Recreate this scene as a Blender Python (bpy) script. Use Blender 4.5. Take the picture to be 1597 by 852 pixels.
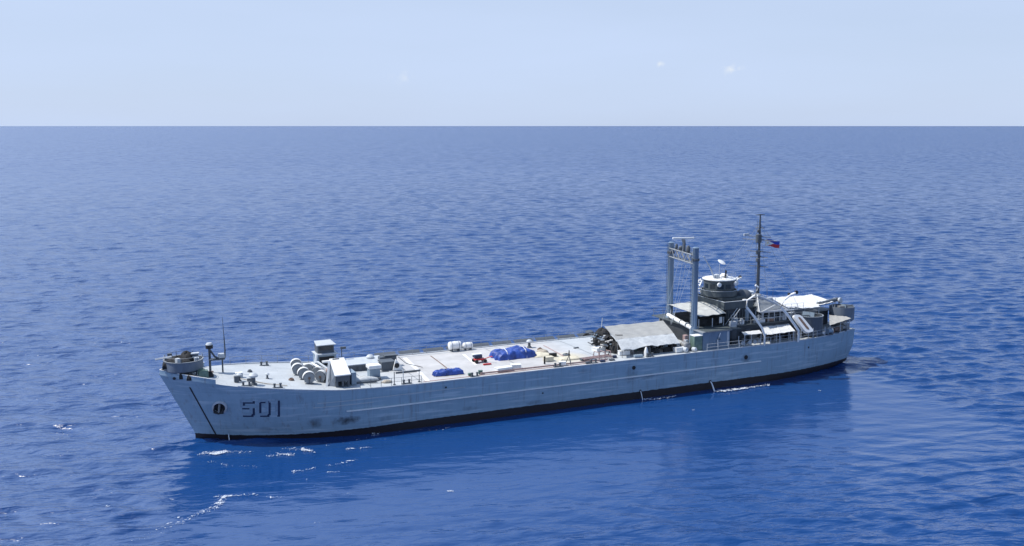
import bpy, bmesh, math, random
import numpy as np
from mathutils import Vector, Matrix
random.seed(7); rng = np.random.default_rng(11)
R = math.radians
for o in list(bpy.data.objects): bpy.data.objects.remove(o)
SC = bpy.context.scene
COL = SC.collection

# ------------------------------------------------------------ camera
YAW = 0.43218
cam_d = bpy.data.cameras.new('camera'); cam = bpy.data.objects.new('camera', cam_d); COL.objects.link(cam)
cam.location = (-58.25, -115.99, 35.67)
cam.rotation_euler = (math.pi/2-0.14753, 0, -YAW)
cam_d.sensor_width = 36; cam_d.lens = 34.86; cam_d.clip_start = 1; cam_d.clip_end = 200000
SC.camera = cam
SC.render.resolution_x = 1024; SC.render.resolution_y = 546

# ------------------------------------------------------------ sky, sun, exposure
SUN_EL, SUN_AZ = R(57), R(-63)           # azimuth measured from +Y towards +X
w = bpy.data.worlds.new('World'); SC.world = w; w.use_nodes = True
nt = w.node_tree; nt.nodes.clear()
def N(nt, kind, **kw):
    n = nt.nodes.new(kind)
    for k, v in kw.items():
        if k.startswith('i_'): n.inputs[int(k[2:])].default_value = v
        else: setattr(n, k, v)
    return n
def Lk(nt, a, b): nt.links.new(a, b)
def math_n(nt, op, a, b=None, clamp=False):
    n = nt.nodes.new('ShaderNodeMath'); n.operation = op; n.use_clamp = clamp
    for i, x in enumerate((a, b)):
        if x is None: continue
        if isinstance(x, (int, float)): n.inputs[i].default_value = x
        else: nt.links.new(x, n.inputs[i])
    return n.outputs[0]
def mixc(nt, f, a, b, mode='MIX'):
    n = nt.nodes.new('ShaderNodeMix'); n.data_type = 'RGBA'; n.blend_type = mode
    for i, x in ((0, f), (6, a), (7, b)):
        if isinstance(x, (int, float)): n.inputs[i].default_value = x
        elif isinstance(x, tuple): n.inputs[i].default_value = (*x, 1)[:4]
        else: nt.links.new(x, n.inputs[i])
    return n.outputs[2]
sky = N(nt, 'ShaderNodeTexSky', sky_type='NISHITA', sun_disc=False, sun_elevation=SUN_EL, sun_rotation=SUN_AZ,
        altitude=0, air_density=1.0, dust_density=0.6, ozone_density=3.0)
tc = N(nt, 'ShaderNodeTexCoord')
# thin high veil over the whole sky, a little uneven
mp = N(nt, 'ShaderNodeMapping'); mp.inputs['Scale'].default_value = (1.2, 1.2, 7)
Lk(nt, tc.outputs['Generated'], mp.inputs[0])
nz = N(nt, 'ShaderNodeTexNoise'); nz.inputs['Scale'].default_value = 1.6; nz.inputs['Detail'].default_value = 5
Lk(nt, mp.outputs[0], nz.inputs[0])
sepw = N(nt, 'ShaderNodeSeparateXYZ'); Lk(nt, tc.outputs['Generated'], sepw.inputs[0])
fall = N(nt, 'ShaderNodeMapRange', interpolation_type='SMOOTHSTEP'); Lk(nt, sepw.outputs[2], fall.inputs[0])
for i_, v_ in zip((1, 2, 3, 4), (.08, .75, 1.0, .25)): fall.inputs[i_].default_value = v_
veil = math_n(nt, 'MULTIPLY_ADD', nz.outputs[0], 0.35); veil.node.inputs[2].default_value = 0.70
veil = math_n(nt, 'MULTIPLY', veil, fall.outputs[0], True)
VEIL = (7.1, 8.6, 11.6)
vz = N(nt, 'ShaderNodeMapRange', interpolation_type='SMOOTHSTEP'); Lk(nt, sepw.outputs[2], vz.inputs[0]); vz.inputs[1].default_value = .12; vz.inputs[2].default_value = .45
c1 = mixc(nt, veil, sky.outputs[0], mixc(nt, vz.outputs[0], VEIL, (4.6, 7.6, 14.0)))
# bright sky lobe added out of view on the left to brighten the water there
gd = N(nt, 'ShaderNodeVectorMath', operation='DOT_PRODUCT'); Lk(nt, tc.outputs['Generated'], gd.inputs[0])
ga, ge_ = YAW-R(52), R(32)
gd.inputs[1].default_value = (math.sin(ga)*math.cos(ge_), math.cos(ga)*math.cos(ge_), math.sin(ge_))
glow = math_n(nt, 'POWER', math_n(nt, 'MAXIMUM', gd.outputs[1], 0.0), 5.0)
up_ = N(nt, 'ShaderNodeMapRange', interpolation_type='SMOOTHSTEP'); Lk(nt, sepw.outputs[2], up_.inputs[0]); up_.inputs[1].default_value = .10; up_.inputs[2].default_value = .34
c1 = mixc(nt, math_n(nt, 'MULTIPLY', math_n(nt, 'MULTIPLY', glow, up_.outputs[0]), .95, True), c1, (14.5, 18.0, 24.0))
# two small fair weather clouds and a faint one low over the horizon
nz2 = N(nt, 'ShaderNodeTexNoise'); nz2.inputs['Scale'].default_value = 130; nz2.inputs['Detail'].default_value = 4
Lk(nt, tc.outputs['Generated'], nz2.inputs[0])
def cloud_mask(px, py, rad, amt):
    az = YAW + math.atan((px-798.5)/1546.6); el = math.atan((196.2-py)/1546.6)
    d = Vector((math.sin(az)*math.cos(el), math.cos(az)*math.cos(el), math.sin(el)))
    vm = N(nt, 'ShaderNodeVectorMath', operation='SUBTRACT'); Lk(nt, tc.outputs['Generated'], vm.inputs[0]); vm.inputs[1].default_value = d
    sc = N(nt, 'ShaderNodeVectorMath', operation='MULTIPLY'); Lk(nt, vm.outputs[0], sc.inputs[0]); sc.inputs[1].default_value = (1, 1, 1.7)
    ln = N(nt, 'ShaderNodeVectorMath', operation='LENGTH'); Lk(nt, sc.outputs[0], ln.inputs[0])
    a = math_n(nt, 'SUBTRACT', 1.0, math_n(nt, 'DIVIDE', ln.outputs[1], rad), True)
    b = math_n(nt, 'ADD', a, math_n(nt, 'MULTIPLY_ADD', nz2.outputs[0], 3.0)); 
    b.node.inputs[1].links[0].from_node.inputs[2].default_value = -1.75
    m = math_n(nt, 'MULTIPLY', math_n(nt, 'MULTIPLY', b, a, True), amt, True)
    return m
c2 = c1
for args in ((1025, 104, .0085, .9), (1137, 114, .015, 1.0), (1590, 131, .007, .6), (632, 122, .018, .4)):
    c2 = mixc(nt, cloud_mask(*args), c2, (9.5, 10.2, 11.0))
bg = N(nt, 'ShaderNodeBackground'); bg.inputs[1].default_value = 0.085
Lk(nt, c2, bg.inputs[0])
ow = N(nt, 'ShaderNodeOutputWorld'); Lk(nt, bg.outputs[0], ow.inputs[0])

sd = bpy.data.lights.new('sun', 'SUN'); sd.energy = 4.7; sd.angle = R(0.6); sd.color = (1.0, 0.965, 0.90)
sun = bpy.data.objects.new('sun', sd); COL.objects.link(sun)
to_sun = Vector((math.sin(SUN_AZ)*math.cos(SUN_EL), math.cos(SUN_AZ)*math.cos(SUN_EL), math.sin(SUN_EL)))
sun.rotation_euler = to_sun.to_track_quat('Z', 'Y').to_euler()
sun.location = (0, 0, 120)
SC.view_settings.view_transform = 'Standard'; SC.view_settings.look = 'None'
SC.cycles.sample_clamp_direct = 2.0
SC.view_settings.exposure = 0.0; SC.view_settings.gamma = 1

# ------------------------------------------------------------ materials
def paint(name, col, rough=.6, var=.12, scale=1.5, dirt=None, metallic=0, streak=False, bump=0.0):
    m = bpy.data.materials.new(name); m.use_nodes = True
    t = m.node_tree; b = t.nodes['Principled BSDF']
    b.inputs['Roughness'].default_value = rough; b.inputs['Metallic'].default_value = metallic
    tc = N(t, 'ShaderNodeTexCoord'); mp = N(t, 'ShaderNodeMapping'); Lk(t, tc.outputs['Object'], mp.inputs[0])
    if streak: mp.inputs['Scale'].default_value = (1, 1, .22)
    n = N(t, 'ShaderNodeTexNoise'); n.inputs['Scale'].default_value = scale; n.inputs['Detail'].default_value = 6; n.inputs['Roughness'].default_value = .65
    Lk(t, mp.outputs[0], n.inputs[0])
    lo = tuple(c*(1-var*1.6) for c in col); hi = tuple(min(1, c*(1+var)) for c in col)
    rr = N(t, 'ShaderNodeMapRange'); rr.inputs[1].default_value = .3; rr.inputs[2].default_value = .7; Lk(t, n.outputs[0], rr.inputs[0])
    c = mixc(t, rr.outputs[0], lo, hi)
    if dirt:
        n2 = N(t, 'ShaderNodeTexNoise'); n2.inputs['Scale'].default_value = scale*.6; n2.inputs['Detail'].default_value = 8; n2.inputs['Roughness'].default_value = .75
        Lk(t, mp.outputs[0], n2.inputs[0])
        r2 = N(t, 'ShaderNodeMapRange'); r2.inputs[1].default_value = .57; r2.inputs[2].default_value = .72; r2.inputs[4].default_value = .7; Lk(t, n2.outputs[0], r2.inputs[0])
        c = mixc(t, r2.outputs[0], c, dirt)
    Lk(t, c, b.inputs['Base Color'])
    if bump:
        bp = N(t, 'ShaderNodeBump'); bp.inputs['Distance'].default_value = bump; Lk(t, n.outputs[0], bp.inputs['Height']); Lk(t, bp.outputs[0], b.inputs['Normal'])
    return m
RUST = (.16, .075, .04)
M = {}
M['haze_grey'] = paint('haze_grey_paint', (.24, .31, .38), .55, .12, 1.2, (.20, .19, .18), streak=True)
M['shade_grey'] = paint('gallery_shade_paint', (.045, .052, .062), .7, .15, 1.3)  # shade under the awnings and upper deck is put into this near-black colour
M['light_grey'] = paint('light_grey_paint', (.50, .53, .56), .6, .1, 1.5, (.34, .31, .28))
M['dark_grey'] = paint('dark_grey_paint', (.085, .10, .12), .6, .15, 1.3, (.10, .08, .07), streak=True)
M['post_grey'] = paint('post_paint', (.17, .24, .33), .45, .12, .8, None, streak=True)
M['black'] = paint('black_paint', (.015, .016, .02), .6, .2)
M['white'] = paint('white_paint', (.80, .80, .79), .5, .06, 1.5, (.55, .50, .44))
M['mid_grey'] = paint('mid_grey_paint', (.25, .27, .29), .6, .12, 2, RUST)
M['rust'] = paint('rusty_steel', (.20, .13, .10), .8, .3, 3)
M['steel'] = paint('worn_steel', (.28, .28, .28), .5, .2, 4, RUST, metallic=.3)
M['green'] = paint('sea_green_paint', (.13, .20, .17), .6, .2, 2)
M['red'] = paint('red_paint', (.50, .03, .035), .5, .1, 3)
M['blue_tarp'] = paint('blue_tarpaulin', (.028, .075, .34), .45, .35, 1.6, bump=.12)
M['canvas'] = paint('bleached_canvas', (.33, .33, .32), .85, .10, 1.2, (.34, .32, .28), bump=.08)
M['skirt'] = paint('skirt_canvas', (.52, .54, .55), .85, .12, 1.5, (.36, .35, .33), bump=.1)
M['cream'] = paint('cream_canvas', (.50, .50, .47), .85, .1, 1.5, (.33, .30, .26), bump=.1)
M['tower_grey'] = paint('tower_paint', (.080, .096, .102), .6, .15, 1.3, (.10, .10, .10), streak=True)
M['tub_grey'] = paint('tub_paint', (.15, .18, .225), .6, .15, 1.3, RUST, streak=True)
M['canvas_white'] = paint('white_canvas', (.66, .66, .65), .85, .10, 1.5, (.45, .44, .42), bump=.08)
M['canvas_beige'] = paint('beige_canvas', (.38, .37, .345), .85, .08, 1.6, (.36, .33, .28), bump=.08)
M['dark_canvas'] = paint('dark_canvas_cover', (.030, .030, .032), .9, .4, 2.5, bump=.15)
M['rope'] = paint('rope_fibre', (.42, .37, .30), .9, .25, 9, bump=.05)
M['rubber'] = paint('rubber', (.02, .02, .02), .8, .2)
M['glass'] = paint('dark_glass', (.02, .03, .04), .1, .1)
M['sand'] = paint('sand_canvas', (.62, .57, .44), .9, .1, 2)
M['pink'] = paint('faded_red_paint', (.40, .28, .26), .7, .2, 3)
M['navy'] = paint('navy_paint', (.02, .035, .085), .6, .1)

# hull paint: grey above, dark boot topping below, rust runs and stains of their own
def hull_material():
    m = bpy.data.materials.new('hull_paint'); m.use_nodes = True; t = m.node_tree; b = t.nodes['Principled BSDF']
    b.inputs['Roughness'].default_value = .5
    tc = N(t, 'ShaderNodeTexCoord'); sep = N(t, 'ShaderNodeSeparateXYZ'); Lk(t, tc.outputs['Object'], sep.inputs[0])
    X, Z = sep.outputs[0], sep.outputs[2]
    mp = N(t, 'ShaderNodeMapping'); mp.inputs['Scale'].default_value = (1, 1, .25); Lk(t, tc.outputs['Object'], mp.inputs[0])
    n = N(t, 'ShaderNodeTexNoise'); n.inputs['Scale'].default_value = .9; n.inputs['Detail'].default_value = 8; n.inputs['Roughness'].default_value = .7; Lk(t, mp.outputs[0], n.inputs[0])
    r = N(t, 'ShaderNodeMapRange'); r.inputs[1].default_value = .3; r.inputs[2].default_value = .7; Lk(t, n.outputs[0], r.inputs[0])
    c = mixc(t, r.outputs[0], (.235, .35, .445), (.29, .415, .52))
    # plating seams: faint tone steps from plate to plate
    br = N(t, 'ShaderNodeTexBrick'); br.inputs['Scale'].default_value = 1; br.inputs['Brick Width'].default_value = 6.5; br.inputs['Row Height'].default_value = 1.5
    br.inputs['Mortar Size'].default_value = .03; br.inputs['Color1'].default_value = (1, 1, 1, 1); br.inputs['Color2'].default_value = (.90, .91, .92, 1); br.inputs['Mortar'].default_value = (.82, .82, .84, 1)
    cx = N(t, 'ShaderNodeCombineXYZ'); Lk(t, X, cx.inputs[0]); Lk(t, Z, cx.inputs[1]); Lk(t, cx.outputs[0], br.inputs[0])
    c = mixc(t, .75, c, br.outputs[0], 'MULTIPLY')
    # rust runs
    mp2 = N(t, 'ShaderNodeMapping'); mp2.inputs['Scale'].default_value = (2.2, 2.2, .16); Lk(t, tc.outputs['Object'], mp2.inputs[0])
    n2 = N(t, 'ShaderNodeTexNoise'); n2.inputs['Scale'].default_value = 1; n2.inputs['Detail'].default_value = 7; n2.inputs['Roughness'].default_value = .7; Lk(t, mp2.outputs[0], n2.inputs[0])
    r2 = N(t, 'ShaderNodeMapRange'); r2.inputs[1].default_value = .55; r2.inputs[2].default_value = .72; r2.inputs[4].default_value = .6; Lk(t, n2.outputs[0], r2.inputs[0])
    c = mixc(t, r2.outputs[0], c, (.155, .125, .115))
    # pale scuffs in long fore and aft strokes
    mp3 = N(t, 'ShaderNodeMapping'); mp3.inputs['Scale'].default_value = (.22, .22, 3.2); Lk(t, tc.outputs['Object'], mp3.inputs[0])
    n3 = N(t, 'ShaderNodeTexNoise'); n3.inputs['Scale'].default_value = 1; n3.inputs['Detail'].default_value = 5; Lk(t, mp3.outputs[0], n3.inputs[0])
    r3 = N(t, 'ShaderNodeMapRange'); r3.inputs[1].default_value = .54; r3.inputs[2].default_value = .68; r3.inputs[4].default_value = .8; Lk(t, n3.outputs[0], r3.inputs[0])
    c = mixc(t, r3.outputs[0], c, (.42, .52, .60))
    # two dark rubbed patches low on the bow quarter
    nn = N(t, 'ShaderNodeTexNoise'); nn.inputs['Scale'].default_value = 2.2; nn.inputs['Detail'].default_value = 6; Lk(t, tc.outputs['Object'], nn.inputs[0])
    for (cx_, cz_, rx, rz, k) in ((17.4-50, 1.9, .9, .9, .6), (20.9-50, 1.95, 1.9, .65, .9), (61.5-50, 2.9, 2.0, .5, .35), (45-50, 1.3, 1.5, .4, .4), (25.5-50, 1.7, 1.6, .5, .3), (59-50, 3.2, 1.2, 1.4, .35), (77.5-50, 3.7, 1.0, .9, .5), (36-50, 1.6, 1.4, .4, .35), (68-50, 2.0, 2.2, .5, .25), (12-50, 1.2, 1.2, .5, .3), (52-50, 4.6, 1.5, .4, .25)):
        dx = math_n(t, 'DIVIDE', math_n(t, 'SUBTRACT', X, cx_), rx); dz = math_n(t, 'DIVIDE', math_n(t, 'SUBTRACT', Z, cz_), rz)
        d = math_n(t, 'ADD', math_n(t, 'MULTIPLY', dx, dx), math_n(t, 'MULTIPLY', dz, dz))
        d = math_n(t, 'ADD', d, math_n(t, 'MULTIPLY', nn.outputs[0], 1.6))
        k_ = math_n(t, 'MULTIPLY', math_n(t, 'SUBTRACT', 1.6, d, True), k, True)
        c = mixc(t, k_, c, (.035, .032, .035))
    # boot topping
    bl = N(t, 'ShaderNodeMapRange'); Lk(t, X, bl.inputs[0]); bl.inputs[1].default_value = -38; bl.inputs[2].default_value = -22; bl.inputs[3].default_value = .5; bl.inputs[4].default_value = .98
    wob = math_n(t, 'MULTIPLY', math_n(t, 'SUBTRACT', nn.outputs[0], .5), .2)
    under = math_n(t, 'MULTIPLY', math_n(t, 'SUBTRACT', math_n(t, 'ADD', bl.outputs[0], wob), Z), 30, True)
    n4 = N(t, 'ShaderNodeTexNoise'); n4.inputs['Scale'].default_value = .8; n4.inputs['Detail'].default_value = 6; Lk(t, tc.outputs['Object'], n4.inputs[0])
    boot = mixc(t, n4.outputs[0], (.006, .006, .010), (.020, .011, .014))
    c = mixc(t, under, c, boot)
    Lk(t, c, b.inputs['Base Color'])
    bp = N(t, 'ShaderNodeBump'); bp.inputs['Distance'].default_value = .05; Lk(t, n.outputs[0], bp.inputs['Height']); Lk(t, bp.outputs[0], b.inputs['Normal'])
    return m
M['hull'] = hull_material()

def deck_material():
    m = bpy.data.materials.new('deck_paint'); m.use_nodes = True; t = m.node_tree; b = t.nodes['Principled BSDF']
    b.inputs['Roughness'].default_value = .7
    tc = N(t, 'ShaderNodeTexCoord'); sep = N(t, 'ShaderNodeSeparateXYZ'); Lk(t, tc.outputs['Object'], sep.inputs[0])
    n = N(t, 'ShaderNodeTexNoise'); n.inputs['Scale'].default_value = .45; n.inputs['Detail'].default_value = 9; n.inputs['Roughness'].default_value = .7; Lk(t, tc.outputs['Object'], n.inputs[0])
    r = N(t, 'ShaderNodeMapRange'); r.inputs[1].default_value = .3; r.inputs[2].default_value = .7; Lk(t, n.outputs[0], r.inputs[0])
    c = mixc(t, r.outputs[0], (.40, .425, .445), (.52, .545, .56))
    # the midships landing area is warmer, the yellowed patch aft of it warmer still
    mr = N(t, 'ShaderNodeMapRange'); Lk(t, sep.outputs[0], mr.inputs[0]); mr.inputs[1].default_value = -24; mr.inputs[2].default_value = -18; mr.inputs[4].default_value = .8
    mr2 = N(t, 'ShaderNodeMapRange'); Lk(t, sep.outputs[0], mr2.inputs[0]); mr2.inputs[1].default_value = 6; mr2.inputs[2].default_value = 2; mr2.inputs[4].default_value = 1
    warm = mixc(t, r.outputs[0], (.45, .43, .41), (.58, .555, .54))
    c = mixc(t, math_n(t, 'MULTIPLY', mr.outputs[0], mr2.outputs[0]), c, warm)
    dx = math_n(t, 'DIVIDE', math_n(t, 'SUBTRACT', sep.outputs[0], 1.6), 3.4); dy = math_n(t, 'DIVIDE', math_n(t, 'ADD', sep.outputs[1], 2.8), 3.6)
    d = math_n(t, 'ADD', math_n(t, 'ADD', math_n(t, 'MULTIPLY', dx, dx), math_n(t, 'MULTIPLY', dy, dy)), math_n(t, 'MULTIPLY', n.outputs[0], 1.2))
    c = mixc(t, math_n(t, 'SUBTRACT', 1.6, d, True), c, (.60, .55, .42))
    n2 = N(t, 'ShaderNodeTexNoise'); n2.inputs['Scale'].default_value = 1.1; n2.inputs['Detail'].default_value = 9; n2.inputs['Roughness'].default_value = .8; Lk(t, tc.outputs['Object'], n2.inputs[0])
    r2 = N(t, 'ShaderNodeMapRange'); r2.inputs[1].default_value = .60; r2.inputs[2].default_value = .74; r2.inputs[4].default_value = .75; Lk(t, n2.outputs[0], r2.inputs[0])
    c = mixc(t, r2.outputs[0], c, (.25, .22, .20))
    br = N(t, 'ShaderNodeTexBrick'); br.inputs['Scale'].default_value = 1; br.inputs['Brick Width'].default_value = 7; br.inputs['Row Height'].default_value = 1.9
    br.inputs['Mortar Size'].default_value = .04; br.inputs['Color1'].default_value = (1, 1, 1, 1); br.inputs['Color2'].default_value = (.93, .93, .93, 1); br.inputs['Mortar'].default_value = (.82, .8, .78, 1)
    Lk(t, tc.outputs['Object'], br.inputs[0]); c = mixc(t, .8, c, br.outputs[0], 'MULTIPLY')
    Lk(t, c, b.inputs['Base Color']); return m
M['deck'] = deck_material()

# ------------------------------------------------------------ mesh helpers; ship frame: s aft from the stem, t to port (towards viewer), z up
def W(s, t, z): return Vector((s-50, -t, z))
class MB:
    def __init__(self): self.v = []; self.f = []
    def add(self, vs, fs):
        k = len(self.v); self.v += [tuple(x) for x in vs]; self.f += [tuple(i+k for i in f) for f in fs]; return self
    def hexa(self, p):      # 8 points: bottom loop 0-3, top loop 4-7
        return self.add(p, [(3, 2, 1, 0), (4, 5, 6, 7), (0, 1, 5, 4), (1, 2, 6, 5), (2, 3, 7, 6), (3, 0, 4, 7)])
    def box(self, s0, s1, t0, t1, z0, z1):
        if t0 < t1: t0, t1 = t1, t0
        return self.hexa([W(s0, t0, z0), W(s1, t0, z0), W(s1, t1, z0), W(s0, t1, z0), W(s0, t0, z1), W(s1, t0, z1), W(s1, t1, z1), W(s0, t1, z1)])
    def cbox(self, s, t, z, ls, lt, h, rot=0, tilt=0):   # centred in s,t, z = bottom, rot about vertical
        m = Matrix.Translation(W(s, t, z)) @ Matrix.Rotation(rot, 4, 'Z') @ Matrix.Rotation(tilt, 4, 'Y')
        q = [(-ls/2, -lt/2), (ls/2, -lt/2), (ls/2, lt/2), (-ls/2, lt/2)]
        return self.hexa([m @ Vector((x, y, 0)) for x, y in q]+[m @ Vector((x, y, h)) for x, y in q])
    def slab(self, c, th):  # quad of 4 ship points, thickened downwards
        p = [W(*x) for x in c]; n = (p[1]-p[0]).cross(p[2]-p[0]).normalized()
        if n.z < 0: p = p[::-1]; n = -n
        return self.hexa([x-n*th for x in p]+p)
    def tube(self, pts, r, n=8, r2=None, cap=True):
        P = [W(*x) for x in pts]; k = len(P); rings = []
        up = Vector((0, 0, 1)); 
        for i, p in enumerate(P):
            d = (P[min(i+1, k-1)]-P[max(i-1, 0)]).normalized()
            a = d.cross(up) if abs(d.z) < .95 else d.cross(Vector((1, 0, 0)))
            a.normalize(); b = d.cross(a)
            rr = r if r2 is None else r+(r2-r)*i/(k-1)
            rings.append([p+(a*math.cos(2*math.pi*j/n)+b*math.sin(2*math.pi*j/n))*rr for j in range(n)])
        vs = [x for q in rings for x in q]; fs = []
        for i in range(k-1):
            for j in range(n):
                fs.append((i*n+j, i*n+(j+1) % n, (i+1)*n+(j+1) % n, (i+1)*n+j))
        if cap: fs += [tuple(range(n))[::-1], tuple((k-1)*n+j for j in range(n))]
        return self.add(vs, fs)
    def lathe(self, s, t, prof, n=20, a0=0, a1=2*math.pi, ring=False):   # prof: (r, z) list, vertical axis
        full = abs(a1-a0-2*math.pi) < 1e-6; m = n if full else n+1
        vs = []; fs = []
        for r, z in prof:
            for j in range(m):
                a = a0+(a1-a0)*j/n; vs.append(W(s+r*math.cos(a), t-r*math.sin(a), z))
        for i in range(len(prof)-1):
            for j in range(n):
                j2 = (j+1) % m; fs.append((i*m+j, i*m+j2, (i+1)*m+j2, (i+1)*m+j))
        if full and ring:
            k = (len(prof)-1)*m; fs += [(k+j, k+(j+1) % m, (j+1) % m, j) for j in range(m)]
        elif full:
            if prof[0][0] > 1e-4: fs.append(tuple(range(m))[::-1])
            if prof[-1][0] > 1e-4: fs.append(tuple((len(prof)-1)*m+j for j in range(m)))
        return self.add(vs, fs)
    def drum(self, c, axis, prof, n=18):     # lathe round any axis; c ship point, axis in ship dir; prof (r, along)
        C = W(*c); d = Vector((axis[0], -axis[1], axis[2])).normalized()
        a = d.cross(Vector((0, 0, 1))).normalized(); b = d.cross(a)
        vs = []; fs = []
        for r, x in prof:
            for j in range(n):
                q = 2*math.pi*j/n; vs.append(C+d*x+(a*math.cos(q)+b*math.sin(q))*r)
        for i in range(len(prof)-1):
            for j in range(n): fs.append((i*n+j, i*n+(j+1) % n, (i+1)*n+(j+1) % n, (i+1)*n+j))
        fs.append(tuple(range(n))[::-1]); fs.append(tuple((len(prof)-1)*n+j for j in range(n)))
        return self.add(vs, fs)
    def grid(self, P, th=0):   # P[i][j] of ship points; th > 0 thickens downwards
        a = len(P); b = len(P[0]); vs = [W(*P[i][j]) for i in range(a) for j in range(b)]
        fs = [(i*b+j, (i+1)*b+j, (i+1)*b+j+1, i*b+j+1) for i in range(a-1) for j in range(b-1)]
        if th:
            k = a*b; vs += [v-Vector((0, 0, th)) for v in vs]
            fs += [tuple(x+k for x in f[::-1]) for f in fs[:]]
            e = [(i*b, (i+1)*b) for i in range(a-1)]+[((i+1)*b+b-1, i*b+b-1) for i in range(a-1)]
            e += [(j+1, j) for j in range(b-1)]+[((a-1)*b+j, (a-1)*b+j+1) for j in range(b-1)]
            fs += [(p, q, q+k, p+k)[::-1] for p, q in e]
        return self.add(vs, fs)
    def build(self, name, mat, parent=None, smooth=False, bevel=0):
        me = bpy.data.meshes.new(name)
        org = Vector((0, 0, 0))
        if parent is not None: org = WORLD.get(parent.name, Vector((0, 0, 0)))
        elif self.v:
            a = np.array(self.v); org = Vector(((a[:, 0].min()+a[:, 0].max())/2, (a[:, 1].min()+a[:, 1].max())/2, a[:, 2].min()))
            if KEEP: org = Vector((0, 0, 0))
        me.from_pydata([tuple(Vector(x)-org) for x in self.v], [], self.f); me.update()
        bm = bmesh.new(); bm.from_mesh(me); bmesh.ops.recalc_face_normals(bm, faces=bm.faces)
        bm.to_mesh(me); bm.free()
        if smooth:
            for p in me.polygons: p.use_smooth = True
            me.set_sharp_from_angle(angle=R(38))
        me.materials.append(M[mat] if isinstance(mat, str) else mat)
        o = bpy.data.objects.new(name, me); COL.objects.link(o)
        WORLD[o.name] = org.copy()
        if parent is not None: o.parent = parent
        else: o.location = org
        if bevel:
            md = o.modifiers.new('bevel', 'BEVEL'); md.width = bevel; md.segments = 2; md.limit_method = 'ANGLE'
        return o
WORLD = {}; KEEP = False
def tag(o, label=None, cat=None, group=None, kind=None):
    for k, v in (('label', label), ('category', cat), ('group', group), ('kind', kind)):
        if v: o[k] = v
    return o
def thing(name, label, cat, s, t, z, group=None):
    o = bpy.data.objects.new(name, None); COL.objects.link(o); o.empty_display_size = .3
    o.location = W(s, t, z); WORLD[o.name] = Vector(o.location)
    return tag(o, label, cat, group)
def copy_thing(root, s, t, z, rot=0, label=None, scale=None):
    r = root.copy(); COL.objects.link(r); r.location = W(s, t, z); r.rotation_euler = (0, 0, rot)
    if scale: r.scale = (scale,)*3
    if label: r['label'] = label
    def rec(a, b):
        for ch in list(a.children):
            c = ch.copy(); COL.objects.link(c); c.parent = b; rec(ch, c)
    rec(root, r); return r

# ------------------------------------------------------------ hull form
def sm01(x): return np.clip(x, 0, 1)
def ZD(s): return float(np.interp(s, [0, 2.4, 5.7, 8, 12.4, 16, 20, 25, 30, 92, 100], [8.0, 7.7, 7.3, 7.0, 6.5, 6.1, 5.65, 5.45, 5.35, 5.3, 5.45]))
def s_lo(z): return 1.2+(8.0-max(z, .5))*0.49
def s_hi(z): return float(np.interp(z, [-2.5, 0.5, 3, 9], [94, 99.0, 100, 100]))
def HB(s, z):
    Lb = 20+(8-z)*.6; p = 3.2-(8-z)*.11
    bow = 1-(1-float(sm01((s-s_lo(z))/Lb)))**p
    bst = float(np.interp(z, [-2.5, .5, 5.4, 9], [2.2, 4.1, 4.6, 4.6]))
    st = (bst+(7.6-bst)*(1-(1-float(sm01((s_hi(z)-s)/20)))**2.2))/7.6
    return 7.6*bow*st

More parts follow.
